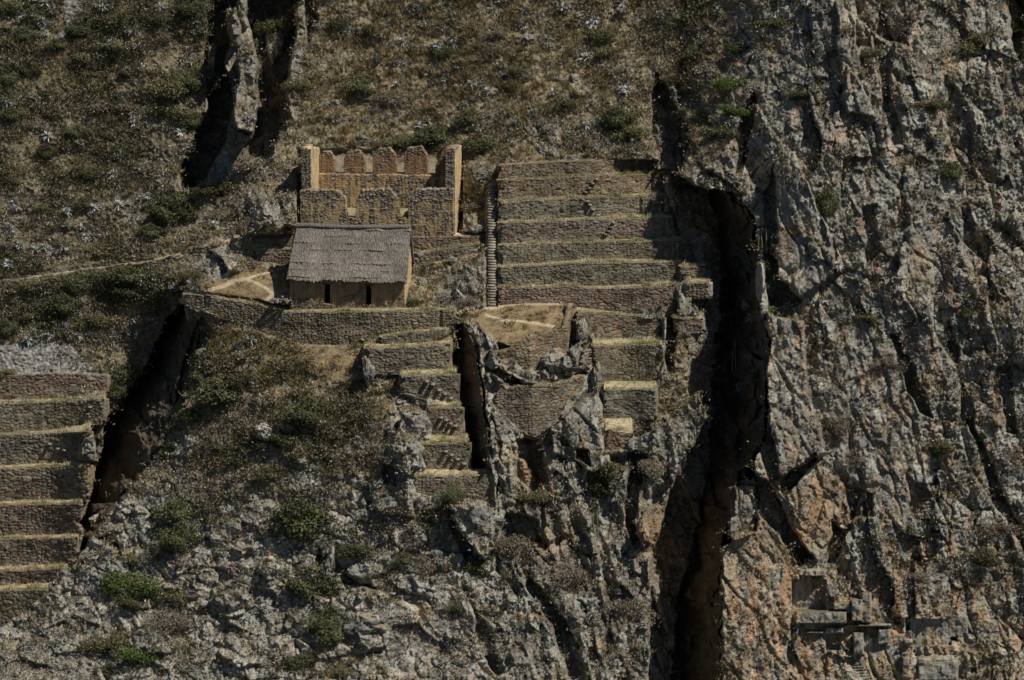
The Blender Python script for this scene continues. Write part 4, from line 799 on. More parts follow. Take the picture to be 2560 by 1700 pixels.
def roof(front):
    nu, nv = 300, 150; t = np.linspace(0, 1, nv)[:, None]; s = np.linspace(0, 1, nu)[None]
    u0 = .35 - .57 * t ** .9; u1 = 10.50 - .02 * t
    Uu = u0 + (u1 - u0) * s; wav = .018 * gn(Uu * .9, t * 5, 7) + .007 * gn(Uu * 6, t * 3, 8)
    K = 8.3; ph = (t + wav * 1.2) * K + .25 + .10 * gn(Uu * .35, t * 7, 33); saw = ph - np.floor(ph)
    course = np.floor(ph).astype(int); rv = RT[4][course & 511, (Uu * 1.1).astype(int) & 511]
    strand = .03 * gn(Uu * 9, t * 14 + course * .9, 12) + .03 * gn(Uu * 22, t * 26, 13)
    off_ = .04 + 0.09 * saw ** 2 * sstep(-.15, .35, gn(Uu * .4, course * 1.7, 40)) * (.4 + .9 * rv) + strand + .04 * fbm(Uu * .8, t * 3, 3, 15)
    ext = 1 + (t > .985) * (.014 * gn(Uu * 5, t * 0, 17) + .030 * (gn(Uu * .9, t * 0, 18) + .7 * gn(Uu * 9, t * 0, 19)))
    te = t * ext; sg = -1 if front else 1
    ee = EH - .12
    Y_ = RY + sg * 2.93 * te; Hh = RH + .08 - (RH + .08 - ee) * te; nl = math.hypot(3.05, RH - ee); ny, nz = sg * (RH - ee) / nl, 3.05 / nl
    sag = -.10 * np.sin(np.pi * s) * (1 - t) + .06 * gn(Uu * .45, t * 1.5, 91); off_ = off_ + sag
    Fr = np.stack(np.broadcast_arrays(Uu, Y_ + ny * off_, Hh + nz * off_), -1)
    Bk = np.stack(np.broadcast_arrays(Uu, Y_ - ny * .24 * np.minimum(1, t * 9 + .1), Hh - nz * .24), -1)
    base = np.array([.235, .208, .175]); v = (.78 + .75 * fbm(Uu * 11, t * 16, 3, 20, .75) + .12 * rv + .12 * (saw - .6))
    c = base * np.clip(v, .35, 1.5)[..., None] * (1 + .35 * fbm(Uu * .6, t * 2.2, 4, 22))[..., None]
    
    V_, Q_ = slab(Fr, Bk); return mesh('thatched_roof', V_, Q_, np.concatenate([c.reshape(-1, 3), c.reshape(-1, 3) * .8]), M_THATCH, parent=hut)
roof(True); roof(False)
nu, nv = 200, 14; s, a = np.meshgrid(np.linspace(0, 1, nu), np.linspace(-.1, math.pi + .1, nv))
Uu = .28 + 10.26 * s; rr_ = .24 + .03 * gn(Uu * 8, a * 2, 4) + .03 * gn(Uu, a, 5)
V_ = np.stack([Uu, RY - np.cos(a) * rr_ * 1.1, RH - .03 - .11 * np.sin(np.pi * s) + .03 * gn(Uu * .8, Uu * 0, 3) + np.sin(a) * rr_], -1)
mesh('ridge_thatch', V_.reshape(-1, 3), gridq(nu, nv), (np.array([.2, .18, .155]) * (.8 + .4 * gn(Uu * 12, a * 2, 9))[..., None]).reshape(-1, 3), M_THATCH, parent=hut)
for k in range(9):   # pole ends under the thatch
    x = .6 + k * 1.12; r = random.Random(k)
    V8 = [(x + dx * .035, y, z + dz * .035) for dx in (-1, 1) for y, z in ((-.62, 2.42), (.1, 3.0)) for dz in (-1, 1)]
    mesh('rafter', V8, [(0, 1, 3, 2), (4, 6, 7, 5), (0, 4, 5, 1), (2, 3, 7, 6), (0, 2, 6, 4), (1, 5, 7, 3)], None, M_WOOD, parent=hut)

# stairway
def rock_box(cx, cy, cz_, sx, sy, sz, r, j=.12):
    return [(cx + dx * sx * (1 + r.uniform(-j, j)), cy + dy * sy * (1 + r.uniform(-j, j)), cz_ + dz * sz * (1 + r.uniform(-j, j))) for dx in (-.5, .5) for dy in (-.5, .5) for dz in (-.5, .5)]
BQ = [(0, 1, 3, 2), (4, 6, 7, 5), (0, 4, 5, 1), (2, 3, 7, 6), (0, 2, 6, 4), (1, 5, 7, 3)]
base = P(1229, 768, .0)
stw = tag(empty('stone_stairway', base), 'steep straight flight of narrow stone steps climbing beside the terrace ends', 'stairway')
r = random.Random(4); N_ = 46
for k in range(N_):
    t = k / (N_ - 1.0); py = 768 - 306 * t; p = P(1230.5 + .003 * (py - 600) - 1.0 + r.uniform(-1, 1), py, stY(py)) - base
    V8 = rock_box(p[0], p[1] + .2, p[2], r.uniform(.62, .78), .75, .17, r)
    g = r.uniform(.85, 1.35); mesh('step', V8, BQ, np.array([.30, .265, .21]) * g, M_STONE, parent=stw)
for k in range(7):
    p = P(1222 - k * 5, 770 + k * .9, -.35 - k * .12) - base
    V8 = rock_box(p[0], p[1], p[2] - .05, .8, .4, .2, r); mesh('step', V8, BQ, np.array([.36, .31, .23]), M_STONE, parent=stw)
# ------------------------------------------------------------------ boulders
def boulder(px, py, rx, ry, label, seed, col=(.27, .26, .225), dy=.25, name='boulder', cat='boulder', group=None, depth=.8, planes=13, flatt=1.0):
    r = np.random.default_rng(seed); g = ground(px, py)
    nu, nv = (84, 52) if rx > 12 else (34, 20)
    th, ph = np.meshgrid(np.linspace(0, 2 * np.pi, nu), np.linspace(0, np.pi, nv))
    d = np.stack([np.cos(th) * np.sin(ph), np.sin(th) * np.sin(ph), np.cos(ph)], -1)
    n = r.normal(size=(planes, 3)); n /= np.linalg.norm(n, axis=1, keepdims=True); dd = r.uniform(.55, .95, planes)
    s = np.maximum(d @ n.T, 1e-3); R = np.minimum(1.08, (dd / s).min(-1))
    t1 = fbm(d[..., 0] * 2 + seed, d[..., 2] * 2 + d[..., 1], 4, seed % 40, .6); t2 = gn(d[..., 0] * 9 + d[..., 1] * 4, d[..., 2] * 9 - d[..., 1] * 4, seed % 30)
    t3 = np.abs(fbm(d[..., 0] * 1.6 + seed, d[..., 2] * 1.2 - d[..., 1], 3, seed % 37 + 5)); t4 = gn(d[..., 0] * 16 + d[..., 1] * 7, d[..., 2] * 16 - d[..., 1] * 7, seed % 21)
    R = R * (1 + .17 * t1 + .05 * t2 + .03 * t4 - .16 * sstep(.12, .0, t3))
    R[:, -1] = R[:, 0]; m = 1 / 28.2
    V_ = d * R[..., None] * np.array([rx * m, max(rx, ry) * m * depth, ry * m * 1.03])
    c = np.array(col) * (.85 + .45 * t1 + .25 * t2)[..., None]; q = sstep(.1, .4, fbm(d[..., 0] * 1.7, d[..., 2] * 1.7, 3, seed % 50 + 3))[..., None]
    c = c * (1 - .55 * q) + np.array([.34, .25, .14]) * .55 * q
    c = c * (1 - .5 * sstep(.06, .0, t3))[..., None] * (1 + .2 * t4)[..., None]
    o = mesh(name, V_.reshape(-1, 3), gridq(nu, nv), c.reshape(-1, 3), M_GROUND, smooth=False)
    c0 = P(px, py, g[1] + dy * rx * m); o.location = c0; o.rotation_euler = (0, r.uniform(-.25, .25), 0)
    return tag(o, label, cat, group)
PALE = (.36, .345, .29)
BL = [
 (c3, 310, 390, 42, 85, 'upright grey boulder at the left end of the highest narrow terrace wall', 0), (c3, 400, 390, 34, 30, 'small grey boulder tucked against the foot of the highest narrow terrace', 0),
 (c3, 590, 360, 95, 26, 'flat grey rock lying behind the terrace ledge with step shadows below it', 0), (c3, 600, 530, 90, 32, 'low pale rock along the foot of the terrace with five step shadows', 1), (c3, 740, 572, 55, 32, 'rounded rock at the left of the third narrow terrace', 0),
 (c3, 828, 785, 46, 36, 'pale rounded boulder at the foot of the terrace with four step shadows', 1), (c3, 640, 740, 118, 105, 'huge flat faced grey boulder left of the narrow terraces', 0), (c3, 585, 950, 105, 95, 'big grey boulder under the huge flat faced one', 0),
 (c3, 455, 1070, 75, 85, 'dark hollowed boulder left of the lowest narrow terrace', 0), (c3, 480, 1250, 120, 70, 'broad rock with a small cave below the lowest narrow terrace', 0),
 (c3, 1020, 1360, 105, 130, 'tall rock pillar under the corner of the lowest narrow terrace', 0),
 (cp2, 1490, 1000, 170, 130, 'large round pale boulder built into the wall under the grassy platform', 1), (cp2, 1660, 1010, 90, 110, 'boulder right of the large round one in the platform wall', 1), (cp2, 1190, 1170, 85, 80, 'pale fractured rock above the lower curved wall', 1),
 (cp2, 1400, 1220, 110, 60, 'low pale rock sitting on the dry grass strip of the promontory', 1), (cp2, 1820, 620, 70, 150, 'tall pale rock between the grassy platform and the reddish terrace wall', 1),
 (cp2, 2010, 1200, 80, 220, 'long grey rock slab under the stone buttress of the promontory', 0),
 (cp2, 905, 525, 26, 36, 'small pointed upright stone standing on the grassy platform', 1), (cp2, 750, 290, 36, 42, 'pale pointed stone at the foot of the stairway', 1), (cp2, 1575, 285, 22, 26, 'little squared stone on the far edge of the grassy platform', 1),
 (c1, 2055, 890, 85, 62, 'big grey boulder between the hut and the stairway, a dark hollow under it', 0), (c1, 1965, 1070, 50, 66, 'pale cracked slab left of the foot of the stairway', 1), (c1, 2060, 1000, 70, 36, 'grey rocks just below the big boulder beside the stairway', 0),
 (c1, 2075, 600, 75, 36, 'pale shattered rocks by the path end at the stairway', 1), (c1, 2180, 620, 30, 34, 'rock at the edge of the stairway near the path end', 1), (c1, 1745, 880, 60, 44, 'grey rock on the dry bank right of the hut roof', 0), (c1, 1720, 960, 50, 40, 'smooth bluish rock beside the gable of the hut', 0),
 (c1, 2105, 260, 60, 46, 'grey boulder left of the top of the stairway', 0), (c1, 1860, 1050, 55, 36, 'low rock in the dry grass right of the hut gable', 0), (c1, 1910, 810, 45, 32, 'rock in the bank below the dark overgrown wall', 0),
 (c1, 770, 632, 48, 16, 'long low stone beside the path left of the thatched roof', 1), (c1, 850, 612, 44, 20, 'flat pale stone by the top left corner of the thatched roof', 1), (c1, 590, 880, 60, 50, 'brown weathered rock on the slope above the hut yard', 0), (c1, 510, 820, 60, 60, 'lumpy brown rock left of the sloping wall above the hut yard', 0),
 (c1, 380, 790, 55, 70, 'bleached white rock beside the trail by the hut yard', 2), (c1, 480, 640, 45, 30, 'bleached rock where the path bends below the rocky knob', 2), (c1, 230, 960, 60, 45, 'pale rock on the rim of the hut platform tip', 2), (c1, 210, 1160, 60, 60, 'grey rock bulging under the left tip of the hut platform', 0),
 (c1, 920, 290, 20, 30, 'small white stone at the outer corner of the ruin', 2),
 (cu2, 1365, 265, 52, 46, 'solitary grey boulder in the scrub high above the terraces', 0), (cu2, 1560, 525, 62, 50, 'grey rock left of a cluster of angular rocks above the terraces', 0), (cu2, 1680, 540, 80, 70, 'tallest angular rock of the cluster above the terraces', 0), (cu2, 1730, 615, 60, 50, 'tilted rock slab under the tallest angular rock', 0),
 (cu2, 1410, 770, 80, 66, 'dark split rock midway down the scrub slope above the terraces', 0), (cu2, 1520, 1010, 46, 52, 'upright square rock just above the top terrace', 0), (cu2, 1630, 1030, 52, 28, 'low rock just above the middle of the top terrace', 0), (cu2, 1440, 990, 46, 46, 'grey rock left of the upright square one above the top terrace', 0),
 (cu2, 350, 715, 42, 40, 'round grey boulder on the slope above the ruin', 0), (cu2, 300, 192, 44, 22, 'flat grey rock near the top of the slope above the ruin', 0), (cu2, 890, 568, 42, 20, 'flat pale rock in the tawny grass above the terraces', 1), (cu2, 1700, 100, 44, 30, 'pale rock near the top edge of the scrub slope', 1), (cu2, 105, 668, 42, 24, 'low rock right of the dark ravine above the ruin', 0), (cu2, 1252, 1010, 26, 26, 'small grey boulder between the ruin and the top terrace', 0),
 (c7, 618, 522, 46, 42, 'white rounded boulder beside the black shadow at the edge of the spur', 2), (c7, 585, 60, 60, 75, 'pale rock standing at the end of the left terraces', 1), (c7, 1490, 490, 90, 60, 'smooth grey hump of rock in the middle of the lower slope', 1), (c7, 1345, 912, 66, 60, 'rounded grey boulder low on the spur below the dark bushes', 1),
 (c7, 375, 1500, 62, 48, 'pale rock hump near the bottom left corner', 1), (c7, 1365, 1260, 40, 62, 'narrow bright rock among dry plants on the lower slope', 2), (c7, 1985, 270, 55, 60, 'bright white broken rock on the spur above the round dark bush', 2), (c7, 2180, 505, 70, 44, 'bright white slanting rock right of the round dark bush', 2),
 (c7, 1830, 880, 60, 80, 'bluish grey slab on the lower slope', 0), (c7, 1450, 1130, 90, 90, 'broad lumpy rock low on the spur', 1), (c7, 440, 900, 60, 60, 'grey rock at the lower end of the left terraces', 0), (c4, 1950, 1410, 60, 80, 'bright white rock face in the middle of the scrubby spur', 2), (c4, 1500, 840, 60, 66, 'fluted grey rock below the hut platform tip', 0),
 (c6, 290, 1180, 200, 110, 'dark stained flat rock slab low in the middle of the slope', 0), (c6, 60, 830, 50, 110, 'narrow upright rock fin with a black crack beside it', 1), (c6, 300, 880, 160, 90, 'rock dome holding a spiky plant below the oval bush', 0), (c6, 780, 780, 60, 60, 'rock left of the thorny bushes below the rock pillar', 0),
 (c6, 960, 1170, 60, 120, 'tilted pale slab with orange stain at the bottom centre', 1), (c6, 1390, 560, 100, 90, 'dark overhanging block on the promontory cliff', 0), (c6, 2110, 600, 42, 100, 'ochre rock pillar at the brink of the black chasm', 3), (c6, 2080, 780, 60, 60, 'ochre rock knob under the ochre pillar', 3), (c6, 1640, 220, 60, 80, 'rock spike with a hollow in the face of the promontory', 0),
 (c8, 625, 400, 30, 120, 'pale narrow rock pinnacle at the left edge of the great cliff', 2), (c8, 560, 560, 60, 60, 'grey rock at the foot of the pale pinnacle', 0), (c8, 900, 640, 110, 70, 'rounded block beside a bright green bush on the cliff', 0), (c9, 490, 430, 80, 130, 'lumpy rock column at the left edge of the lower cliff', 0),
]
for i, (f, x, y, rx, ry, lb, t) in enumerate(BL):
    (px, py), = f([(x, y)]); s = {c1: 2.6133, c3: 2.6133, cu2: 2.6133, c7: 2.6133, c6: 2.6133, c8: 2.6133, c9: 2.6133, c4: 3.051, cp2: 4.9}[f]
    col = [(.27, .26, .235), (.33, .32, .28), (.46, .44, .39), (.36, .27, .17)][t]
    boulder(px, py, rx / s, ry / s, lb, 100 + i, col, depth=.75 if rx / s > 20 else .9, dy=.6 if rx / s > 20 else .2)
# heap of stones beside the hut
heap = tag(empty('stone_heap', P(702, 755, -.3)), 'heap of loose dark stones at the left corner of the thatched hut', 'stone heap')
r = random.Random(9)
for k in range(46):
    a = r.uniform(0, 2 * math.pi); q = math.sqrt(r.random()); X = math.cos(a) * q * 1.0; Y_ = math.sin(a) * q * .7; hgt = .55 * (1 - q) + .05; z = r.uniform(0, hgt)
    V8 = rock_box(X, Y_, z, r.uniform(.16, .3), r.uniform(.16, .26), r.uniform(.1, .18), r, .3); mesh('stone', V8, BQ, GREY * r.uniform(.5, 1.2), M_STONE, parent=heap)
# tumbled inner wall of the platform
xx = np.linspace(0, 1, 10)
# ------------------------------------------------------------------ plants
print('plants')
NR = np.random.default_rng(21)
def bushmesh(seed, n=1500, col=(.065, .075, .03), leaf=.11, lobes=6, up=.8):
    r = np.random.default_rng(seed); c = r.normal(size=(lobes, 3)) * np.array([.42, .30, .22]); c[:, 2] = np.abs(c[:, 2]) * 1.2 + .25
    rad = r.uniform(.35, .6, lobes); k = r.integers(0, lobes, n); d = r.normal(size=(n, 3)); d /= np.linalg.norm(d, axis=1, keepdims=True)
    q = r.uniform(.35, 1.0, n)[:, None] ** .5 * (1 + .22 * np.sin(d[:, :1] * 7 + k[:, None]) * np.cos(d[:, 2:] * 6)); p = c[k] + d * rad[k][:, None] * q * np.array([1, .9, .8]); p[:, 2] = np.maximum(p[:, 2], .02)
    a = r.normal(size=(n, 3)); a /= np.linalg.norm(a, axis=1, keepdims=True); b = np.cross(a, d + .3 * r.normal(size=(n, 3))); b /= np.linalg.norm(b, axis=1, keepdims=True) + 1e-6
    L = leaf * r.uniform(.6, 1.5, n)[:, None]
    V_ = np.stack([p - a * L, p + b * L * .45, p + a * L, p - b * L * .45], 1).reshape(-1, 3)
    cc = np.array(col) * r.uniform(.6, 1.5, n)[:, None] * (1 + .25 * r.normal(size=(n, 1))) * (.8 + .4 * (k % 3)[:, None] / 2)
    cc = np.where(r.random((n, 1)) < .10, np.array([.15, .12, .07]), cc)
    return V_, np.arange(4 * n).reshape(-1, 4), np.repeat(cc, 4, 0)
def stemmesh(seed):
    r = np.random.default_rng(seed); V_ = []; Q = []
    for k in range(7):
        a = r.uniform(0, 2 * math.pi); e = np.array([math.cos(a) * .45, math.sin(a) * .35, r.uniform(.5, 1.0)]); p = np.array([0, 0, -.15]); o = len(V_)
        for j in range(4):
            t = j / 3; m = p * (1 - t) + e * t + np.array([0, 0, -.1 * math.sin(math.pi * t)]); w_ = .035 * (1 - .8 * t)
            for b in range(4): V_.append(m + w_ * np.array([math.cos(b * 1.57), math.sin(b * 1.57), 0]))
        for j in range(3):
            for b in range(4): Q.append((o + j * 4 + b, o + j * 4 + (b + 1) % 4, o + j * 4 + 4 + (b + 1) % 4, o + j * 4 + 4 + b))
    return V_, Q, np.array([.13, .10, .07])
BUSH = {}
def add_bush(px, py, rx, ry, label, kind, group=None, k=[0]):
    k[0] += 1; key = (kind, k[0] % 3)
    if key not in BUSH:
        col, leaf = {'green': ((.08, .088, .040), .085), 'olive': ((.12, .115, .055), .085), 'grey': ((.19, .16, .12), .07), 'bright': ((.085, .12, .035), .08)}[kind]
        o = mesh('bush', *bushmesh(300 + len(BUSH) * 7, 4600, col, leaf * .55, lobes=9), M_LEAF); s = mesh('stems', *stemmesh(len(BUSH)), M_GRASS, parent=o)
        BUSH[key] = (o, s)
    else:
        o0, s0 = BUSH[key]; o = o0.copy(); COL.objects.link(o); s = s0.copy(); COL.objects.link(s); s.parent = o
        for kk in ('group',):
            if kk in o: del o[kk]
    g = ground(px, py + ry * .45)
    o.location = (g[0], g[1] + .1, g[2] - .05); sx = rx / 28.2 / .68; sz = ry * 1.9 / 28.2 / 1.15
    o.scale = (sx, max(sx, .7 * sz) * .8, sz); o.rotation_euler = (0, 0, random.uniform(-.6, .6))
    tag(o, label, 'bush', group, 'thing'); return o
GB = 'bushes scattered over the hillside'
# (crop, x, y, radius x, radius y, kind, label)
BS = [
 (c4, 950, 260, 150, 70, 'green', 'wide dark green bush just under the footpath on the left'), (c4, 900, 400, 120, 70, 'green', 'dark bush below the wide one under the footpath'), (c4, 560, 330, 110, 90, 'green', 'tall bush left of the pebbly streak under the footpath'),
 (c4, 470, 480, 130, 80, 'green', 'dark spreading bush above a cluster of silvery rosettes on the left'), (c4, 700, 620, 100, 70, 'olive', 'olive bush above the grey scree field'), (c4, 890, 1000, 110, 90, 'green', 'bush at the right end of the orange brown terrace wall'),
 (c4, 850, 1130, 90, 70, 'green', 'bush leaning over the black shadow beside the left terraces'), (c4, 720, 1350, 80, 60, 'olive', 'bush on the end of the second left terrace'), (c4, 1410, 270, 70, 60, 'olive', 'small bush under the pale trail rocks'),
 (c4, 1620, 1120, 190, 110, 'green', 'largest dark green thicket below the big curved wall'), (c4, 1480, 1040, 90, 60, 'green', 'bush beside the reddish rosette below the curved wall'), (c4, 1780, 1040, 120, 60, 'green', 'right hand lobe of dark thicket below the curved wall'), (c4, 1400, 1310, 90, 60, 'green', 'bush low at the left rim of the scrubby spur'),
 (c4, 2200, 1330, 160, 100, 'green', 'big dusky bush in the middle of the spur'), (c4, 2130, 1470, 130, 70, 'green', 'bush under the big dusky one in the middle of the spur'), (c4, 60, 660, 80, 70, 'green', 'bush at the left edge above the scree'),
 (c4, 60, 980, 70, 30, 'olive', 'yellowish green bush on top of the orange brown wall'), (c4, 240, 560, 70, 50, 'olive', 'olive bush near the left edge under the rosettes'),
 (c7, 1150, 470, 110, 80, 'green', 'bush in the upper part of the lower rocky slope'), (c7, 1130, 700, 110, 100, 'green', 'dark upright bush on the lower rocky slope'), (c7, 840, 770, 90, 50, 'olive', 'olive bush left of the dark upright one on the lower slope'),
 (c7, 830, 970, 140, 100, 'bright', 'bright green round bush low on the left of the spur'), (c7, 850, 1080, 90, 60, 'green', 'darker bush just below the bright green round one'), (c7, 1140, 1040, 90, 70, 'olive', 'olive bush right of the bright green round one'),
 (c7, 1990, 550, 190, 150, 'green', 'big round dark green bush on the lower slope'), (c7, 1960, 990, 130, 110, 'green', 'rounded dark bush left of the black cracked rock'), (c7, 2310, 735, 120, 55, 'green', 'oval mat like bush on top of a rock dome'),
 (c7, 680, 1350, 110, 80, 'olive', 'dull green bush near the bottom left'), (c7, 930, 1430, 95, 75, 'bright', 'light green bush at the bottom left of the picture'), (c7, 680, 1520, 70, 50, 'green', 'bush cut by the bottom edge on the left'),
 (c7, 1110, 1200, 110, 70, 'grey', 'dry grey brown shrub on the lower slope'), (c7, 2100, 1240, 110, 90, 'green', 'bush below the rounded dark one near the cracked rock'), (c7, 1950, 1460, 90, 60, 'green', 'bush near the bottom left of the tawny grass patch'), (c7, 2160, 1520, 80, 50, 'olive', 'olive bush at the bottom edge beside tawny grass'),
 (c7, 1430, 60, 60, 40, 'green', 'small bush on the brown crest of the spur'), (c7, 1730, 30, 80, 40, 'green', 'small bush right of the white broken rock'), (c7, 1740, 220, 90, 50, 'green', 'bush left of the white broken rock'),
 (c6, 840, 400, 60, 75, 'green', 'compact dark bush beside the tall rock pillar'), (c6, 1030, 850, 90, 90, 'green', 'leafy green bush among brown twigs at the bottom centre'), (c6, 540, 780, 60, 45, 'green', 'small bush on the rock dome'), (c6, 710, 840, 80, 70, 'grey', 'dry brown thorn shrub left of the leafy green bush'),
 (c6, 1190, 730, 120, 90, 'grey', 'brown leafless shrub above the leafy green bush'), (c6, 1380, 380, 80, 50, 'olive', 'tawny tufted shrub on the promontory cliff'), (c6, 1880, 230, 120, 80, 'olive', 'olive shrub at the foot of the lower right terraces'), (c6, 1850, 330, 80, 70, 'green', 'green shrub left of the small brown wall by the dark cleft'),
 (c6, 1620, 890, 100, 80, 'grey', 'dry shrub on the cliff below the promontory'), (c6, 2190, 200, 90, 60, 'grey', 'dry shrub at the brink of the black chasm'), (c6, 2010, 1140, 90, 90, 'grey', 'grey shrub beside the black chasm low down'), (c6, 60, 1270, 90, 90, 'green', 'dark bush above the tawny grass patch at the bottom'),
 (c6, 890, 1120, 60, 60, 'green', 'bush in the crack left of the orange stained slab'), (c6, 540, 640, 80, 40, 'grey', 'dry brown shrub on the lower middle rocks'), (c6, 150, 1180, 60, 40, 'olive', 'low olive shrub by the flat rock slab'),
 (cu2, 250, 600, 110, 75, 'green', 'round green bush on the slope high above the ruin'), (cu2, 450, 670, 100, 75, 'grey', 'grey brown bush right of the round green one above the ruin'), (cu2, 720, 890, 130, 70, 'green', 'large green bush right behind the ruined building'), (cu2, 600, 930, 100, 50, 'green', 'bush behind the third window pier of the ruin'),
 (cu2, 1050, 960, 110, 60, 'green', 'bush right of the tall right wall of the ruin'), (cu2, 450, 940, 90, 50, 'olive', 'bush behind the first window piers of the ruin'), (cu2, 830, 990, 80, 50, 'green', 'bush behind the tall right wall of the ruin'), (cu2, 1830, 250, 90, 60, 'green', 'bush near the top right of the scrub slope'),
 (cu2, 1950, 780, 110, 80, 'green', 'bush above the right end of the top terrace'), (cu2, 2050, 890, 90, 60, 'olive', 'bush between the top terrace and the dark gully'), (cu2, 1880, 340, 80, 50, 'olive', 'olive bush near the top of the dark gully'), (cu2, 960, 770, 90, 60, 'green', 'green bush midway up the slope above the ruin'),
 (cu2, 330, 220, 80, 60, 'olive', 'olive bush near the top of the slope above the ruin'), (cu2, 800, 350, 80, 50, 'green', 'small bush high on the tawny slope'), (cu2, 1130, 220, 90, 40, 'grey', 'dry shrub in the tawny grass near the top'), (cu2, 1150, 330, 70, 45, 'grey', 'grey shrub right of the silvery rosettes high up'),
 (cu2, 1300, 470, 80, 50, 'green', 'bush left of the cluster of angular rocks'), (cu2, 1220, 560, 60, 40, 'olive', 'small bush above the terraces left of the angular rocks'), (cu2, 1620, 700, 80, 50, 'olive', 'bush under the angular rocks above the terraces'), (cu2, 130, 170, 80, 50, 'green', 'bush right beside the top of the dark ravine'),
 (cu1, 1050, 600, 140, 100, 'olive', 'biggest olive bush on the upper left slope'), (cu1, 1230, 570, 110, 90, 'green', 'bush left of the dark ravine'), (cu1, 1120, 730, 120, 70, 'olive', 'olive bush under the biggest one on the upper left slope'), (cu1, 1250, 790, 90, 60, 'green', 'bush at the foot of the dark ravine'),
 (cu1, 1070, 1420, 130, 100, 'green', 'large bush above the footpath left of the spur'), (cu1, 1130, 1330, 100, 70, 'green', 'bush on top of the large one above the footpath'), (cu1, 1000, 1510, 100, 50, 'green', 'bush at the left foot of the large one above the footpath'), (cu1, 820, 490, 70, 45, 'green', 'small dark bush on the upper left slope'),
 (cu1, 510, 200, 110, 55, 'green', 'bush right of the stony streak at the top left'), (cu1, 370, 290, 90, 45, 'green', 'dark bush crossing the stony streak at the top left'), (cu1, 640, 710, 120, 60, 'grey', 'grey brown shrub left of the middle of the upper left slope'), (cu1, 1230, 70, 110, 60, 'green', 'bush near the top left of the dark ravine'),
 (cu1, 310, 1000, 80, 60, 'green', 'bush in the middle of the left edge slope'), (cu1, 470, 880, 70, 50, 'green', 'bush on the left slope beside dry earth'), (cu1, 580, 1140, 80, 50, 'green', 'bright little bush on the left slope'), (cu1, 1400, 1240, 100, 60, 'olive', 'olive bush below the dark ravine'),
 (cu1, 160, 470, 70, 50, 'green', 'bush left of the stony streak'), (cu1, 60, 520, 70, 50, 'green', 'bush at the left edge beside the stony streak'), (cu1, 1000, 130, 90, 60, 'olive', 'olive bush at the top of the left slope'), (cu1, 700, 900, 70, 40, 'olive', 'small olive bush in the middle of the left slope'),
 (cu1, 210, 830, 80, 50, 'grey', 'grey shrub near the left edge'), (cu1, 80, 750, 80, 50, 'green', 'green bush at the left edge of the upper slope'), (cu1, 530, 400, 90, 50, 'olive', 'low olive bush between silvery rosettes at the upper left'), (cu1, 60, 60, 100, 60, 'green', 'bush in the top left corner'), (cu1, 170, 230, 90, 50, 'green', 'bush under the top left corner'),
 (cu1, 1090, 250, 70, 40, 'grey', 'grey domed shrub high on the left slope'), (cu1, 720, 300, 100, 50, 'olive', 'bush among dry grass at the upper left'), (cu1, 1780, 170, 90, 90, 'olive', 'bush hanging over the dark ravine'), (cu1, 1640, 1080, 130, 60, 'grey', 'dry shrubs at the foot of the dark ravine'), (cu1, 1950, 560, 80, 60, 'olive', 'bush right of the dark ravine'),
 (cu1, 540, 1330, 70, 50, 'green', 'bush on the lower left slope above the footpath'), (cu1, 310, 1370, 60, 30, 'bright', 'bright green tuft on the lower left slope'), (cu1, 1960, 1090, 90, 60, 'grey', 'dry shrub at the left corner of the ruin'),
 (cu3, 430, 560, 90, 60, 'bright', 'bright green bush in the gully at the edge of the great cliff'), (cu3, 460, 730, 70, 50, 'bright', 'bright bush below the first one in the cliff gully'), (cu3, 480, 320, 80, 50, 'green', 'bush at the top of the cliff gully'), (cu3, 190, 350, 80, 50, 'green', 'bush left of the top of the cliff gully'),
 (cu3, 880, 630, 90, 45, 'green', 'dark bush growing on the shoulder of the great cliff'), (cu3, 370, 870, 100, 60, 'olive', 'tawny bush over the dark overhang'), (cu3, 1070, 1350, 60, 110, 'green', 'slender bush in a crack beside the smooth cliff slab'), (cu3, 1750, 700, 70, 50, 'green', 'bush in the upper part of the great cliff'),
 (cu3, 1350, 350, 60, 50, 'olive', 'bush beside the smooth top slab of the cliff'), (cu3, 700, 150, 80, 40, 'olive', 'olive bush near the top of the cliff shoulder'), (cu3, 2050, 300, 90, 80, 'olive', 'bush in the upper right of the cliff'), (cu3, 2300, 200, 60, 90, 'green', 'bush at the top right corner'), (cu3, 1880, 1130, 70, 70, 'green', 'upright bush in the middle of the upper cliff'),
 (c8, 755, 600, 72, 42, 'bright', 'brilliant green bush on a ledge at the edge of the great cliff'), (c8, 1330, 640, 60, 30, 'olive', 'small bush on the face of the great cliff'), (c8, 1980, 620, 50, 40, 'green', 'small dark bush on the right of the cliff'), (c8, 1160, 1370, 80, 70, 'grey', 'grey twiggy shrub in the hollow of the cliff'),
 (c8, 1790, 1480, 90, 60, 'olive', 'olive bush low on the right of the cliff'), (c8, 600, 1030, 50, 50, 'green', 'bush clinging to the edge of the black chasm'), (c8, 480, 610, 40, 30, 'olive', 'pale twiggy bush in the shaded chasm'), (c8, 1480, 960, 60, 70, 'grey', 'dry shrub in a crack of the cliff'), (c8, 60, 1260, 90, 45, 'olive', 'grassy shrub on the crest right of the lower terraces'),
 (c9, 2100, 600, 110, 90, 'grey', 'dry thicket at the right of the rock cut steps'), (c9, 2080, 780, 90, 80, 'olive', 'olive thicket below the dry one right of the rock cut steps'), (c9, 1250, 130, 70, 60, 'grey', 'grey shrub on the cliff above the orange slab'), (c9, 1790, 80, 70, 50, 'olive', 'bush above the rock cut steps'), (c9, 1640, 900, 60, 30, 'grey', 'dry shrub on the ledge under the rock cut steps'),
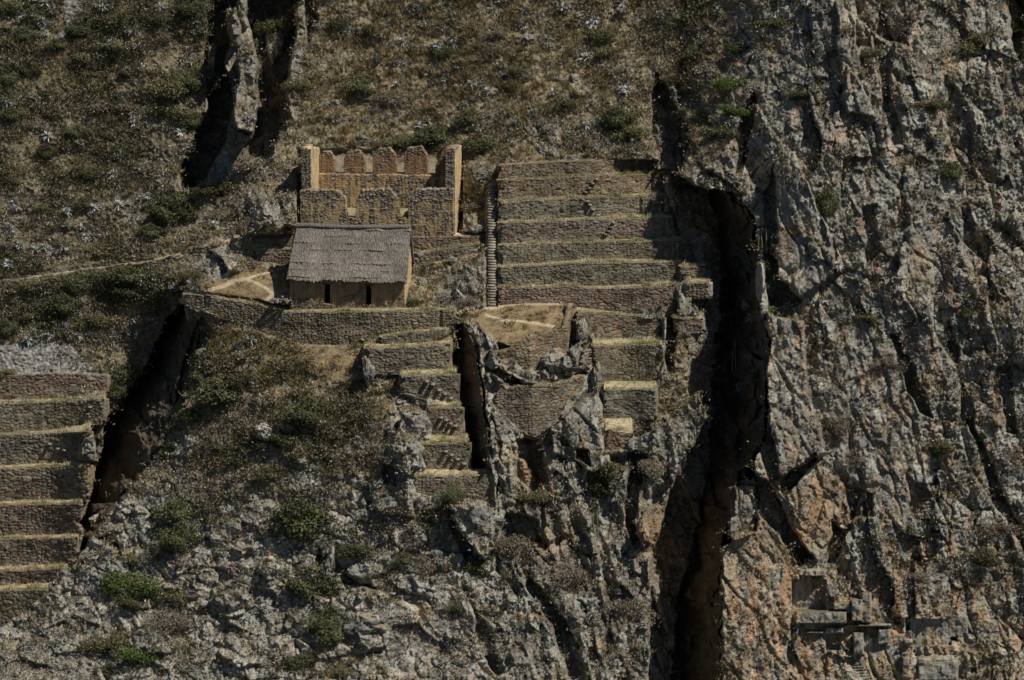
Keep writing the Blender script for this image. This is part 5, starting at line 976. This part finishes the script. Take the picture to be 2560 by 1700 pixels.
 (c1, 1000, 150, 10, 8, 'green', 'tiny bush by the left wall of the ruin'), (c1, 1670, 1090, 42, 34, 'bright', 'small green bush at the gable foot of the thatched hut'), (c1, 2080, 470, 60, 40, 'grey', 'dry brown shrub left of the stairway'), (c1, 1990, 1080, 70, 40, 'grey', 'dry shrub between slabs beside the foot of the stairway'), (c1, 500, 1100, 1, 1, 'grey', ''),
]
SCL = {c1: 2.6133, c3: 2.6133, cu1: 2.6133, cu2: 2.6133, cu3: 2.6133, c7: 2.6133, c6: 2.6133, c8: 2.6133, c9: 2.6133, c4: 2.951}
for f, x, y, rx, ry, kd, lb in BS:
    if not lb: continue
    (px, py), = f([(x, y)]); add_bush(px, py, rx / SCL[f], ry / SCL[f], lb, kd, GB)
# silvery rosettes
def rosette(seed, n=34, col=(.40, .42, .38)):
    r = np.random.default_rng(seed); V_ = []; Q = []; Cc = []
    for k in range(n):
        a = r.uniform(0, 2 * np.pi); el = r.uniform(-.15, 1.35); L = r.uniform(.75, 1.1); w_ = .075
        d = np.array([np.cos(a) * np.cos(el), np.sin(a) * np.cos(el), np.sin(el)]); s = np.array([-np.sin(a), np.cos(a), 0]); o = len(V_)
        for j, t in enumerate((0.05, .4, .75, 1.0)):
            m = d * L * t + np.array([0, 0, -.42 * t * t * np.cos(el) * L]) + np.array([0, 0, .15]); ww = w_ * (1, 1, .7, .08)[j]
            V_ += [m - s * ww, m + s * ww]; g = r.uniform(.75, 1.2); Cc += [np.array(col) * g * (.65, .9, 1.05, 1.1)[j]] * 2
        for j in range(3): Q.append((o + 2 * j, o + 2 * j + 1, o + 2 * j + 3, o + 2 * j + 2))
    return np.array(V_), Q, np.array(Cc)
ROS = [mesh('rosette_plant', *rosette(s, 26 + 5 * (s % 4), c), M_LEAF) for s, c in [(1, (.46, .47, .44)), (2, (.40, .41, .37)), (3, (.50, .50, .48)), (4, (.34, .36, .29))]]
ROSR = [mesh('rosette_plant', *rosette(9, 34, (.24, .17, .15)), M_LEAF)]
firsts = set(o.name for o in ROS + ROSR); used = set()
def place(o, px, py, sc, label, cat, group, lift=.12):
    if o.name not in used: used.add(o.name); n = o
    else: n = o.copy(); COL.objects.link(n)
    g = ground(px, py); n.location = (g[0], g[1] - .15, g[2] + lift); n.scale = (sc, sc, sc); n.rotation_euler = (random.uniform(.1, .7), random.uniform(-.3, .3), random.uniform(0, 6.28))
    tag(n, label, cat, group, 'thing'); return n
CL = []   # clusters: crop, x, y, count, spread, group label
def cl(f, pts, n, sp, lab): CL.extend([(f, x, y, n, sp, lab) for x, y in pts])
cl(cu1, [(290, 50), (140, 120), (280, 130), (310, 200), (620, 90), (700, 50), (1020, 60), (850, 210), (670, 290), (650, 410), (1290, 180), (1260, 390), (40, 690), (880, 810), (1010, 790), (1170, 840), (280, 640)], 3, 42, 'silvery spiky rosette plant on the slope left of the dark ravine')
cl(cu1, [(290, 870), (760, 1030), (880, 1110), (470, 950), (740, 1150), (90, 1330), (150, 1370), (480, 1380), (640, 1390), (800, 1340), (960, 1280), (410, 1490), (580, 1520), (80, 1520), (1040, 1180), (1390, 1450)], 3, 42, 'silvery spiky rosette plant low on the left slope above the footpath')
cl(cu1, [(1620, 760), (1500, 900), (1270, 970), (1850, 230), (1920, 330), (1950, 540), (1860, 870), (1650, 1150), (1950, 1060), (2100, 180), (2250, 200)], 2, 40, 'silvery rosette plant clinging to the rocks of the dark ravine')
cl(cu2, [(600, 90), (640, 60), (770, 185), (850, 120), (450, 300), (580, 300), (750, 300), (870, 290), (1100, 270), (1140, 60), (1260, 150), (1320, 60), (1570, 80), (1750, 160), (1490, 290), (1970, 60), (170, 200)], 3, 36, 'silvery spiky rosette plant high on the tawny slope above the ruin')
cl(cu2, [(830, 490), (900, 460), (1040, 550), (1050, 610), (1200, 480), (1290, 520), (960, 670), (520, 560), (710, 450), (1690, 350), (1760, 400), (1820, 360), (1940, 500), (1580, 650), (1750, 700), (1970, 590), (370, 400), (530, 430)], 3, 36, 'silvery spiky rosette plant in the scrub midway above the terraces')
cl(cu2, [(1290, 800), (1240, 870), (1080, 860), (1240, 930), (1450, 830), (1620, 900), (1750, 870), (1810, 800), (1850, 930), (1900, 740), (2000, 730), (2070, 960), (670, 830), (280, 900), (320, 950), (110, 780), (340, 790)], 2, 34, 'silvery rosette plant just above the ruin or the top terrace')
cl(cu3, [(180, 50), (340, 80), (210, 220), (250, 290), (280, 480), (740, 130), (770, 570), (930, 40), (980, 60), (550, 560), (630, 350), (420, 790)], 2, 36, 'silvery rosette plant on the shoulder of the great cliff')
cl(cu3, [(1280, 820), (550, 960), (250, 1180), (300, 1200)], 1, 20, 'silvery rosette plant near the dark overhang of the cliff')
cl(c4, [(310, 60), (150, 60), (230, 70), (460, 70), (60, 170), (340, 100)], 3, 34, 'silvery rosette plant beside the upper footpath at the left')
cl(c4, [(240, 390), (340, 360), (300, 410), (380, 380), (300, 490), (430, 650), (400, 690), (500, 640), (220, 740), (280, 700), (910, 340), (1130, 380), (1280, 350), (550, 720)], 2, 34, 'silvery rosette plant between the footpath and the grey scree')
cl(c4, [(840, 750), (970, 700), (1130, 560), (1140, 640), (860, 710), (920, 1130), (870, 1250), (1080, 820), (1240, 1100)], 2, 30, 'silvery rosette plant on the shaded rocks left of the hut platform')
cl(c4, [(1770, 800), (1780, 860), (1850, 740), (1880, 1200), (1880, 1090)], 1, 16, 'greenish rosette plant in dry grass below the big curved wall')
cl(c7, [(1850, 650), (1920, 700), (1030, 690), (1160, 690), (1080, 620), (1040, 520), (1600, 1180), (1660, 1150), (340, 1340), (190, 1350), (1700, 1130), (2030, 1270)], 2, 26, 'spiky rosette plant on the lower rocky slope')
cl(c6, [(330, 870), (300, 830), (820, 520), (1240, 590), (1230, 780), (380, 290), (260, 20), (1330, 560), (2030, 1090), (1790, 1060), (1420, 1060), (1780, 1150), (2110, 1210), (1280, 1090)], 2, 24, 'spiky rosette plant on the rocks below the terraces')
cl(c8, [(1140, 310), (1250, 410), (960, 520), (1030, 520), (570, 650), (480, 1100), (540, 1060), (1700, 600), (1710, 640), (2000, 660), (1010, 1150), (1880, 680), (700, 30), (1220, 50), (2300, 30)], 1, 20, 'silvery rosette plant on the face of the great cliff')
cl(c7, [(1170, 830), (1510, 850), (1340, 1120), (820, 1330), (1260, 1010)], 1, 10, 'dusky reddish rosette plant on the lower slope')
cl(c4, [(1560, 950), (1590, 980)], 1, 6, 'reddish rosette plant above the largest dark green thicket')
ANCH = [(*f([(x, y)])[0], lb) for f, x, y, rx, ry, kd, lb in BS if lb] + [(*f([(x, y)])[0], lb) for f, x, y, rx, ry, lb, t in BL]; ANCH = [a for a in ANCH if len(a[2].split()) <= 9 + 1 and not a[2].startswith('tiny')]
rr2 = random.Random(5); total = 0; EXV = []; EXC = []; EXQ = []; EXN = [0]; RAW = [rosette(s_, 26 + 5 * (s_ % 4), c_) for s_, c_ in [(1, (.48, .49, .45)), (2, (.42, .43, .38)), (4, (.36, .38, .30))]]
for f, x, y, n, spd, lab in CL:
    red = 'reddish' in lab
    for k in range(n + 5):
        (px, py), = f([(x + rr2.gauss(0, spd * .8), y + rr2.gauss(0, spd * .55))])
        if k >= max(1, round(n * .66)):      # the smaller heads round each clump
            Vr, Qr, Cr = rr2.choice(RAW); sc_ = rr2.uniform(.25, .42); a_ = rr2.uniform(0, 6.28); g_ = ground(px, py)
            Rm = np.array([[math.cos(a_), -math.sin(a_), 0], [math.sin(a_), math.cos(a_), 0], [0, 0, 1]])
            EXV.append((Vr @ Rm.T * sc_ + g_ + np.array([0, -.12, .08]))); EXC.append(Cr * rr2.uniform(.55, .95) * (np.array([.55, .42, .4]) if red else 1)); EXQ.append(np.array(Qr) + EXN[0]); EXN[0] += len(Vr); continue
        o = rr2.choice(ROSR if red else ROS); sc_ = rr2.uniform(.45, .72)
        best = min(ANCH, key=lambda a: (a[0] - px) ** 2 + (a[1] - py) ** 2); dx_, dy_ = px - best[0], py - best[1]
        dr_ = ('right of' if dx_ > 0 else 'left of') if abs(dx_) > abs(dy_) else ('below' if dy_ > 0 else 'above')
        own = ('dusky reddish' if red else 'large silvery' if sc_ > .63 else 'small silvery' if sc_ < .53 else 'silvery spiky') + ' rosette plant ' + dr_ + ' the ' + best[2]
        place(o, px, py, sc_ * (1.15 if red else 1), own if math.hypot(dx_, dy_) < 150 and len(own.split()) <= 16 else lab, 'rosette plant', 'rosette plants on the mountainside'); total += 1
print('rosettes', total); tag(mesh('small_rosettes', np.concatenate(EXV), np.concatenate(EXQ), np.concatenate(EXC), M_LEAF), 'small pale rosette plants growing round the larger ones', kind='stuff')
for o in ROS + ROSR:
    if o.name not in used: bpy.data.objects.remove(o)
# columnar cacti
def cactus(px, py, hs, label):
    g = ground(px, py); V_ = []; Q = []
    for k, (dx, h) in enumerate(hs):
        o = len(V_); nseg = 7; lean = .06 * (k - len(hs) / 2)
        for j in range(nseg):
            t = j / (nseg - 1); r_ = .07 * (1 if t < .85 else .45)
            for b in range(10):
                a = b * .628; q = r_ * (1 if b % 2 else .72); V_.append((dx + lean * t * h + q * math.cos(a), q * math.sin(a) - .35 * math.sin(t), -.2 + t * h))
        for j in range(nseg - 1):
            for b in range(10): Q.append((o + j * 10 + b, o + j * 10 + (b + 1) % 10, o + j * 10 + 10 + (b + 1) % 10, o + j * 10 + 10 + b))
    o = mesh('cactus', V_, Q, np.array([.17, .18, .10]), M_LEAF); o.location = (g[0], g[1] - .2, g[2]); tag(o, label, 'cactus', None, 'thing')
for f, x, y, hs, lb in [(c6, 1255, 740, [(0, 1.6), (.15, 1.2)], 'green column cactus at the dark foot of the promontory'), (c6, 1790, 600, [(0, 1.9), (.3, 2.3), (-.3, 1.2)], 'group of tall cactus stems on the cliff under the lower terraces'), (c6, 1465, 1420, [(0, 1.5), (.3, 1.0), (-.25, .8)], 'cactus stems near the bottom centre'),
        (c6, 2090, 1430, [(0, 1.8), (.3, 1.5), (.6, 1.2)], 'cactus clump at the lower brink of the black chasm'), (c8, 640, 190, [(0, 1.5), (.35, 1.9), (-.4, 1.6), (.7, 1.4)], 'pale branching cactus on the edge of the great cliff'), (c7, 545, 615, [(0, 1.0)], 'lone cactus beside the lower left terraces'),
        (c7, 905, 110, [(0, .9)], 'lone cactus at the rim of the spur shadow'), (c7, 700, 380, [(0, 1.0), (.25, .8)], 'cactus pair at the edge of the spur'), (c4, 1320, 340, [(0, 1.1)], 'cactus stem left of the hut platform rim'), (c8, 470, 980, [(0, 3.2), (-.35, 2.2)], 'bare pale stem in the shaded chasm')]:
    (px, py), = f([(x, y)]); cactus(px, py, hs, lb)

# ------------------------------------------------------------------ ground cover (uncountable)
def scatter(name, label, dens, n, K, L, wd, cols, up=.6, spread=.28, seed=1, thin=True):
    r = np.random.default_rng(seed); m = int(n * 6)
    px = r.uniform(-90, 2650, m); py = r.uniform(-60, 1760, m)
    i = np.searchsorted(PXs, px); j = np.searchsorted(PYs, py); d = dens[j, i]; ok = r.random(m) < d
    px, py, i, j = px[ok][:n], py[ok][:n], i[ok][:n], j[ok][:n]; n = len(px); base = XYZ[j, i]
    sc = r.uniform(.6, 1.45, n)[:, None, None]
    off_ = r.normal(size=(n, K, 3)) * np.array([spread, spread * .6, spread * .35]); off_[..., 1] -= .08
    dr = r.normal(size=(n, K, 3)); dr[..., 2] = np.abs(dr[..., 2]) + up; dr[..., 1] -= .5; dr += off_ / spread * .5
    dr /= np.linalg.norm(dr, axis=-1, keepdims=True)
    sd_ = np.cross(dr, r.normal(size=(n, K, 3))); sd_ /= np.linalg.norm(sd_, axis=-1, keepdims=True) + 1e-6
    l = L * r.uniform(.5, 1.4, (n, K, 1)); p = base[:, None] + (off_ + (0 if thin else dr * .12)) * sc
    a = p - sd_ * wd * sc; b = p + sd_ * wd * sc; c = p + dr * l * sc
    V_ = np.stack([a, b, c], 2).reshape(-1, 3)
    cols = np.array(cols); w_ = cols[:, 3:4] if cols.shape[1] > 3 else None; ci = r.integers(0, len(cols), n); cc = cols[ci][:, None, :3] * r.uniform(.65, 1.4, (n, 1, 1)) * r.uniform(.7, 1.35, (n, K, 1))
    cc = np.broadcast_to(cc, (n, K, 3)); cc = np.repeat(cc.reshape(-1, 3), 3, 0)
    o = mesh(name, V_, np.arange(3 * n * K).reshape(-1, 3), cc, M_GRASS); tag(o, label, kind='stuff'); return o
free = (1 - .95 * RAMPW) * (1 - sstep(.1, .5, Wn)) * (1 - path) * (1 - .95 * scree)
nz = fbm(U * .16, V * .16, 3, 200); nz2 = fbm(U * .45, V * .45, 3, 210); nz3 = fbm(U * .3, V * .3, 3, 220)
veg = 1 - .88 * rr; tawny = np.clip(blob([(1050, 120, 330, 150, 1), (800, 330, 160, 120, .8), (1300, 200, 180, 150, .5), (700, 870, 200, 60, .7), (560, 780, 120, 60, .8), (820, 1540, 120, 50, 1), (100, 130, 90, 60, .5), (1680, 400, 40, 30, .8), (550, 1010, 150, 40, .4), (870, 840, 60, 40, .6)]), 0, 1)
lefty = gl
d_grass = free * (.08 + .9 * tawny) * (veg + .15) * (.4 + .9 * sstep(-.2, .3, nz2)) * (1 - .55 * smooth_)
d_grass += .45 * (plat + .4 * yard) * free * sstep(-.1, .25, nz2)
d_scrub = free * veg * (.35 + .6 * sstep(-.2, .3, nz3)) * (1 - .6 * tawny) * (1 - .95 * (plat + yard)) * (1 - .5 * under) + free * rr * (flat * .35 * (1 - L_cl * .3) + .13 * L_sp * sstep(-.1, .25, nz2) + .30 * L_cl * sstep(.0, .3, nz2) * (1 - SLAB))
d_green = free * veg * (L_sp * .5 + L_cl * .9 * (1 - sstep(1780, 1900, GPX)) * sstep(1600, 1740, GPX + 40 * nz)) * sstep(-.1, .2, nz + .4 * nz2) + free * veg * (lefty * .75 + .15) * sstep(-.05, .3, nz + .3 * nz2) * (1 - smooth_) + free * rr * flat * .12
d_rock = free * rr * (.2 + .6 * sstep(0, .3, nz2 + .3 * nz)) * sstep(.2, 1.2, -np.gradient(Y, axis=0) / np.gradient(GPY, axis=0) * 28.2) * .6
scatter('dry_grass', 'tawny tufts of dry grass', d_grass, 9000, 26, .42, .022, [(.31, .235, .115), (.26, .19, .09), (.37, .30, .17), (.21, .16, .085)], up=1.0, spread=.16, seed=2)
scatter('dry_scrub', 'dry brown and grey scrub', d_scrub, 17000, 26, .15, .05, [(.20, .165, .11), (.27, .215, .14), (.17, .14, .09), (.26, .245, .21), (.28, .225, .13), (.14, .125, .075), (.34, .32, .29)], up=.3, spread=.24, seed=3, thin=False)
scatter('green_scrub', 'low dark green scrub', d_green, 15000, 30, .15, .05, [(.085, .092, .042), (.11, .11, .05), (.07, .08, .034), (.14, .125, .06)], up=.3, spread=.27, seed=4, thin=False)
scatter('rock_plants', 'grey lichen tufts and small plants on rock', d_rock, 8000, 18, .14, .035, [(.17, .16, .13), (.13, .11, .07), (.11, .10, .05), (.22, .21, .18)], up=.3, spread=.2, seed=5, thin=False)
# grass growing on ledges and yards
def edge_grass(seed=6):
    r = np.random.default_rng(seed); Vs = []; Cs = []
    for nm, R, xs in LEDGES:
        if nm == 'path': continue
        L = (xs[-1] - xs[0]) / 28.2; n = int(L * 40); iu = r.uniform(0, R.shape[1] - 1.01, n); iv = np.where(r.random(n) < .45, r.uniform(0, 1.2, n), r.uniform(0, 6.9, n)); a = iu.astype(int); b = iv.astype(int); fu = (iu - a)[:, None]; fv = (iv - b)[:, None]
        p = (R[b, a] * (1 - fu) + R[b, a + 1] * fu) * (1 - fv) + (R[b + 1, a] * (1 - fu) + R[b + 1, a + 1] * fu) * fv
        g = sstep(.0, .45, fbm(p[:, 0] * .22, p[:, 1] * .5 + p[:, 2], 3, 150) + .12 * (iu / R.shape[1] * 2 - 1))
        K = 9; off_ = r.normal(size=(n, K, 3)) * .09; dr = r.normal(size=(n, K, 3)) * .5; dr[..., 2] = 1; l = .13 * r.uniform(.5, 1.5, (n, K, 1)) * (.6 + 1.1 * sstep(-.1, .4, fbm(p[:, 0] * .5, p[:, 2] * .7, 3, 160)))[:, None, None]; l = l * np.where(r.random((n, 1, 1)) < .06, 2.2, 1)
        q = p[:, None] + off_; q[..., 2] = p[:, None, 2]; sd_ = np.zeros_like(q); sd_[..., 0] = .022
        Vs.append(np.stack([q - sd_, q + sd_, q + dr * l], 2).reshape(-1, 3))
        c = np.array([.47, .405, .25]) * (1 - .7 * g[:, None]) + np.array([.19, .20, .065]) * .7 * g[:, None]; Cs.append(np.repeat(np.repeat(c * r.uniform(.7, 1.3, (n, 1)), K, 0), 3, 0))
    V_ = np.concatenate(Vs); tag(mesh('ledge_grass', V_, np.arange(len(V_)).reshape(-1, 3), np.concatenate(Cs), M_GRASS), 'short yellow grass along the terrace ledges', kind='stuff')
edge_grass()
